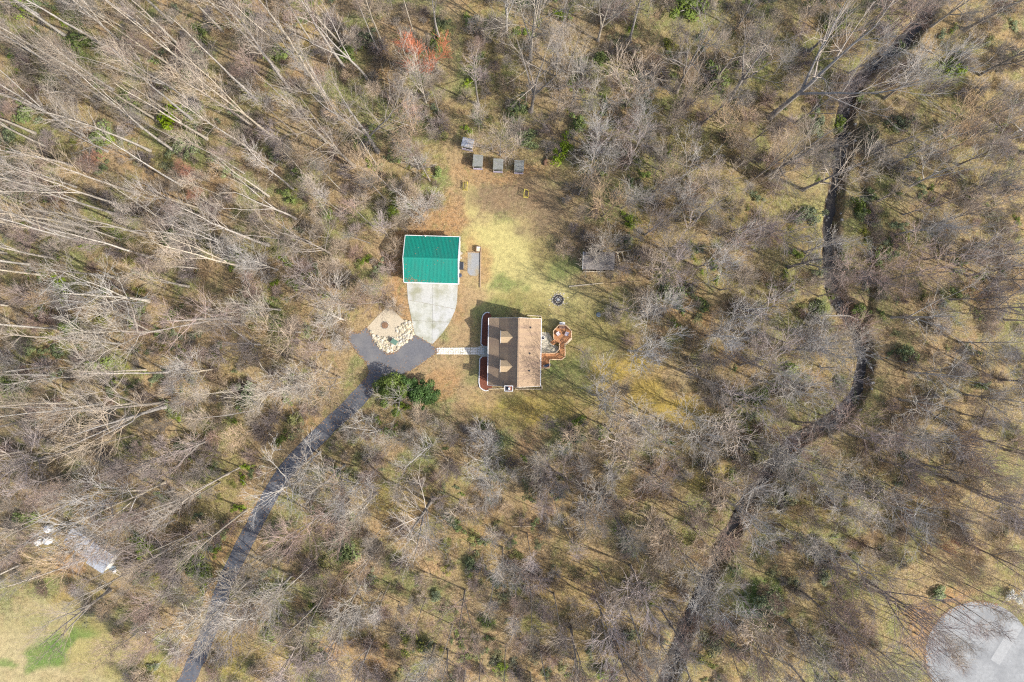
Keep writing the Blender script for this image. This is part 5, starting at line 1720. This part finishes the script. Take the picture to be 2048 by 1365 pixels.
pick = {}
for e, px, py, h, k in trees:
    if k in 'fqnto': pick.setdefault(e.children[0].data.name, e)
src_tree = [tuple(e.children) for e in pick.values()]
scatter('woodland', 'crowd of slim bare trees filling the woods between the taller ones', src_tree, fill(160, 2.6, None, []), .45, .72)
scatter('understory', 'thin bare understory saplings crowding the woods', src_sap, fill(430, 1.8, None, []), .55, 1.35)
scatter('undergrowth', 'low twiggy undergrowth all over the forest floor', src_bru, fill(1200, 1.1, None, []), .4, 1.15)
gp = [p for p in fill(1300, .9, None, []) if fbm(np.array([p[0] * .0879]), np.array([p[1] * .0879]), 12, 7)[0] > .47]
scatter('ground_cover', 'low patches of green ground cover under the trees', [SHR['g'][0] and (src,) for src in [s for s in []]] or [(bpy.data.objects[e.children[0].name],) for e, *_r in [t for t in shrubs if t[4] in 'go'][:3] + [t for t in shrubs if t[4] == 'o'][:2]], gp, .45, 1.25, .6)

# ------------------------------------------------------------------ labels: kind of tree, stretch of woods, then what sets it apart there
ZONES = {(0, 0): 'upper left woods', (1, 0): 'woods above garage', (2, 0): 'woods right of shelters', (3, 0): 'upper creek woods',
         (0, 1): 'mid left woods', (1, 1): 'woods left of garage', (2, 1): 'woods between yard and creek', (3, 1): 'woods beyond creek bend',
         (0, 2): 'woods by long grey roof', (1, 2): 'woods below the house', (2, 2): 'lower creek woods', (3, 2): 'turning circle woods'}


def name_all(items, phrase, cat):
    cells = {}
    for it in items:
        z = (min(3, max(0, int(it[1] // 512))), min(2, max(0, int(it[2] // 455))))
        cells.setdefault((z, it[4]), []).append(it)
    fine = []
    for (z, k), L in cells.items():
        if len(L) <= 12:
            fine.append((ZONES[z], k, L))
            continue
        xs, ys = sorted(t[1] for t in L), sorted(t[2] for t in L)
        n3 = len(L)
        sub = {}
        for t in L:
            c = sum(t[1] > xs[n3 * i // 3] for i in (1, 2))
            rr = sum(t[2] > ys[n3 * i // 3] for i in (1, 2))
            sub.setdefault((rr, c), []).append(t)
        for (rr, c), L2 in sub.items():
            nm = ('top', 'middle', 'bottom')[rr] + '-' + ('left', 'centre', 'right')[c]
            fine.append((f'{nm} part of {ZONES[z]}', k, L2))
    for zone, k, L in fine:
        ph = phrase[k]
        grp = ph.replace(' tree', ' trees', 1).replace(' shrub', ' shrubs', 1) + f' in the {zone}'
        words = [('leftmost', lambda t: t[1]), ('rightmost', lambda t: -t[1]), ('uppermost', lambda t: t[2]), ('lowest-placed', lambda t: -t[2]), ('tallest', lambda t: -t[3]), ('smallest', lambda t: t[3]),
                 ('second from left', lambda t: t[1]), ('second from right', lambda t: -t[1]), ('second from top', lambda t: t[2]), ('second from bottom', lambda t: -t[2]),
                 ('third from left', lambda t: t[1]), ('third from right', lambda t: -t[1]), ('third from top', lambda t: t[2]), ('third from bottom', lambda t: -t[2])]
        todo = list(L)
        if len(L) == 1:
            e = L[0][0]
            tag(e, f'{ph}, only one in {zone}', cat)
            continue
        for w, key in words:
            if not todo: break
            if w in ('tallest', 'smallest') and (cat == 'shrub' and w == 'tallest'): w = 'largest'
            order = sorted(L, key=key)
            rank = 1 if w.startswith('second') else 2 if w.startswith('third') else 0
            if rank >= len(order): continue
            c = order[rank]
            if rank == 0 and abs(key(order[0]) - key(order[1])) < (.6 if w in ('tallest', 'smallest', 'largest') else 3): continue
            if c not in todo: continue
            todo.remove(c)
            lab = f'{w} {ph}, {zone}' if not rank else f'{ph}, {w}, {zone}'
            tag(c[0], lab, cat, grp)
        for c in todo:
            tag(c[0], f'{ph} within {zone}', cat, grp)


name_all(trees, PHRASE, 'tree')
name_all(shrubs, SPH, 'shrub')
for e, px, py, h, k in trees:
    if k == 'r':
        tag(e, {855: 'bright orange-red budding tree in the woods above the garage', 404: 'dull red budding tree in the upper left woods', 408: 'small pinkish budding tree below the dull red one',
                1862: 'small reddish budding tree above the turning circle', 212: 'small faint red budding tree among tall pale trunks, upper left', 1375: 'small pinkish budding tree between yard and creek'}[int(px)], 'tree', 'trees in red bud')
    if (int(px), int(py)) == (805, 790): tag(e, 'bare white-limbed tree rising through the large bright evergreen by the drive', 'tree')
    if (int(px), int(py)) == (1203, 501): tag(e, 'low wide bare tree whose silvery branches cover the dark shed', 'tree')
    if (int(px), int(py)) == (848, 440): tag(e, 'rounded pale bare tree standing just above the garage roof', 'tree')
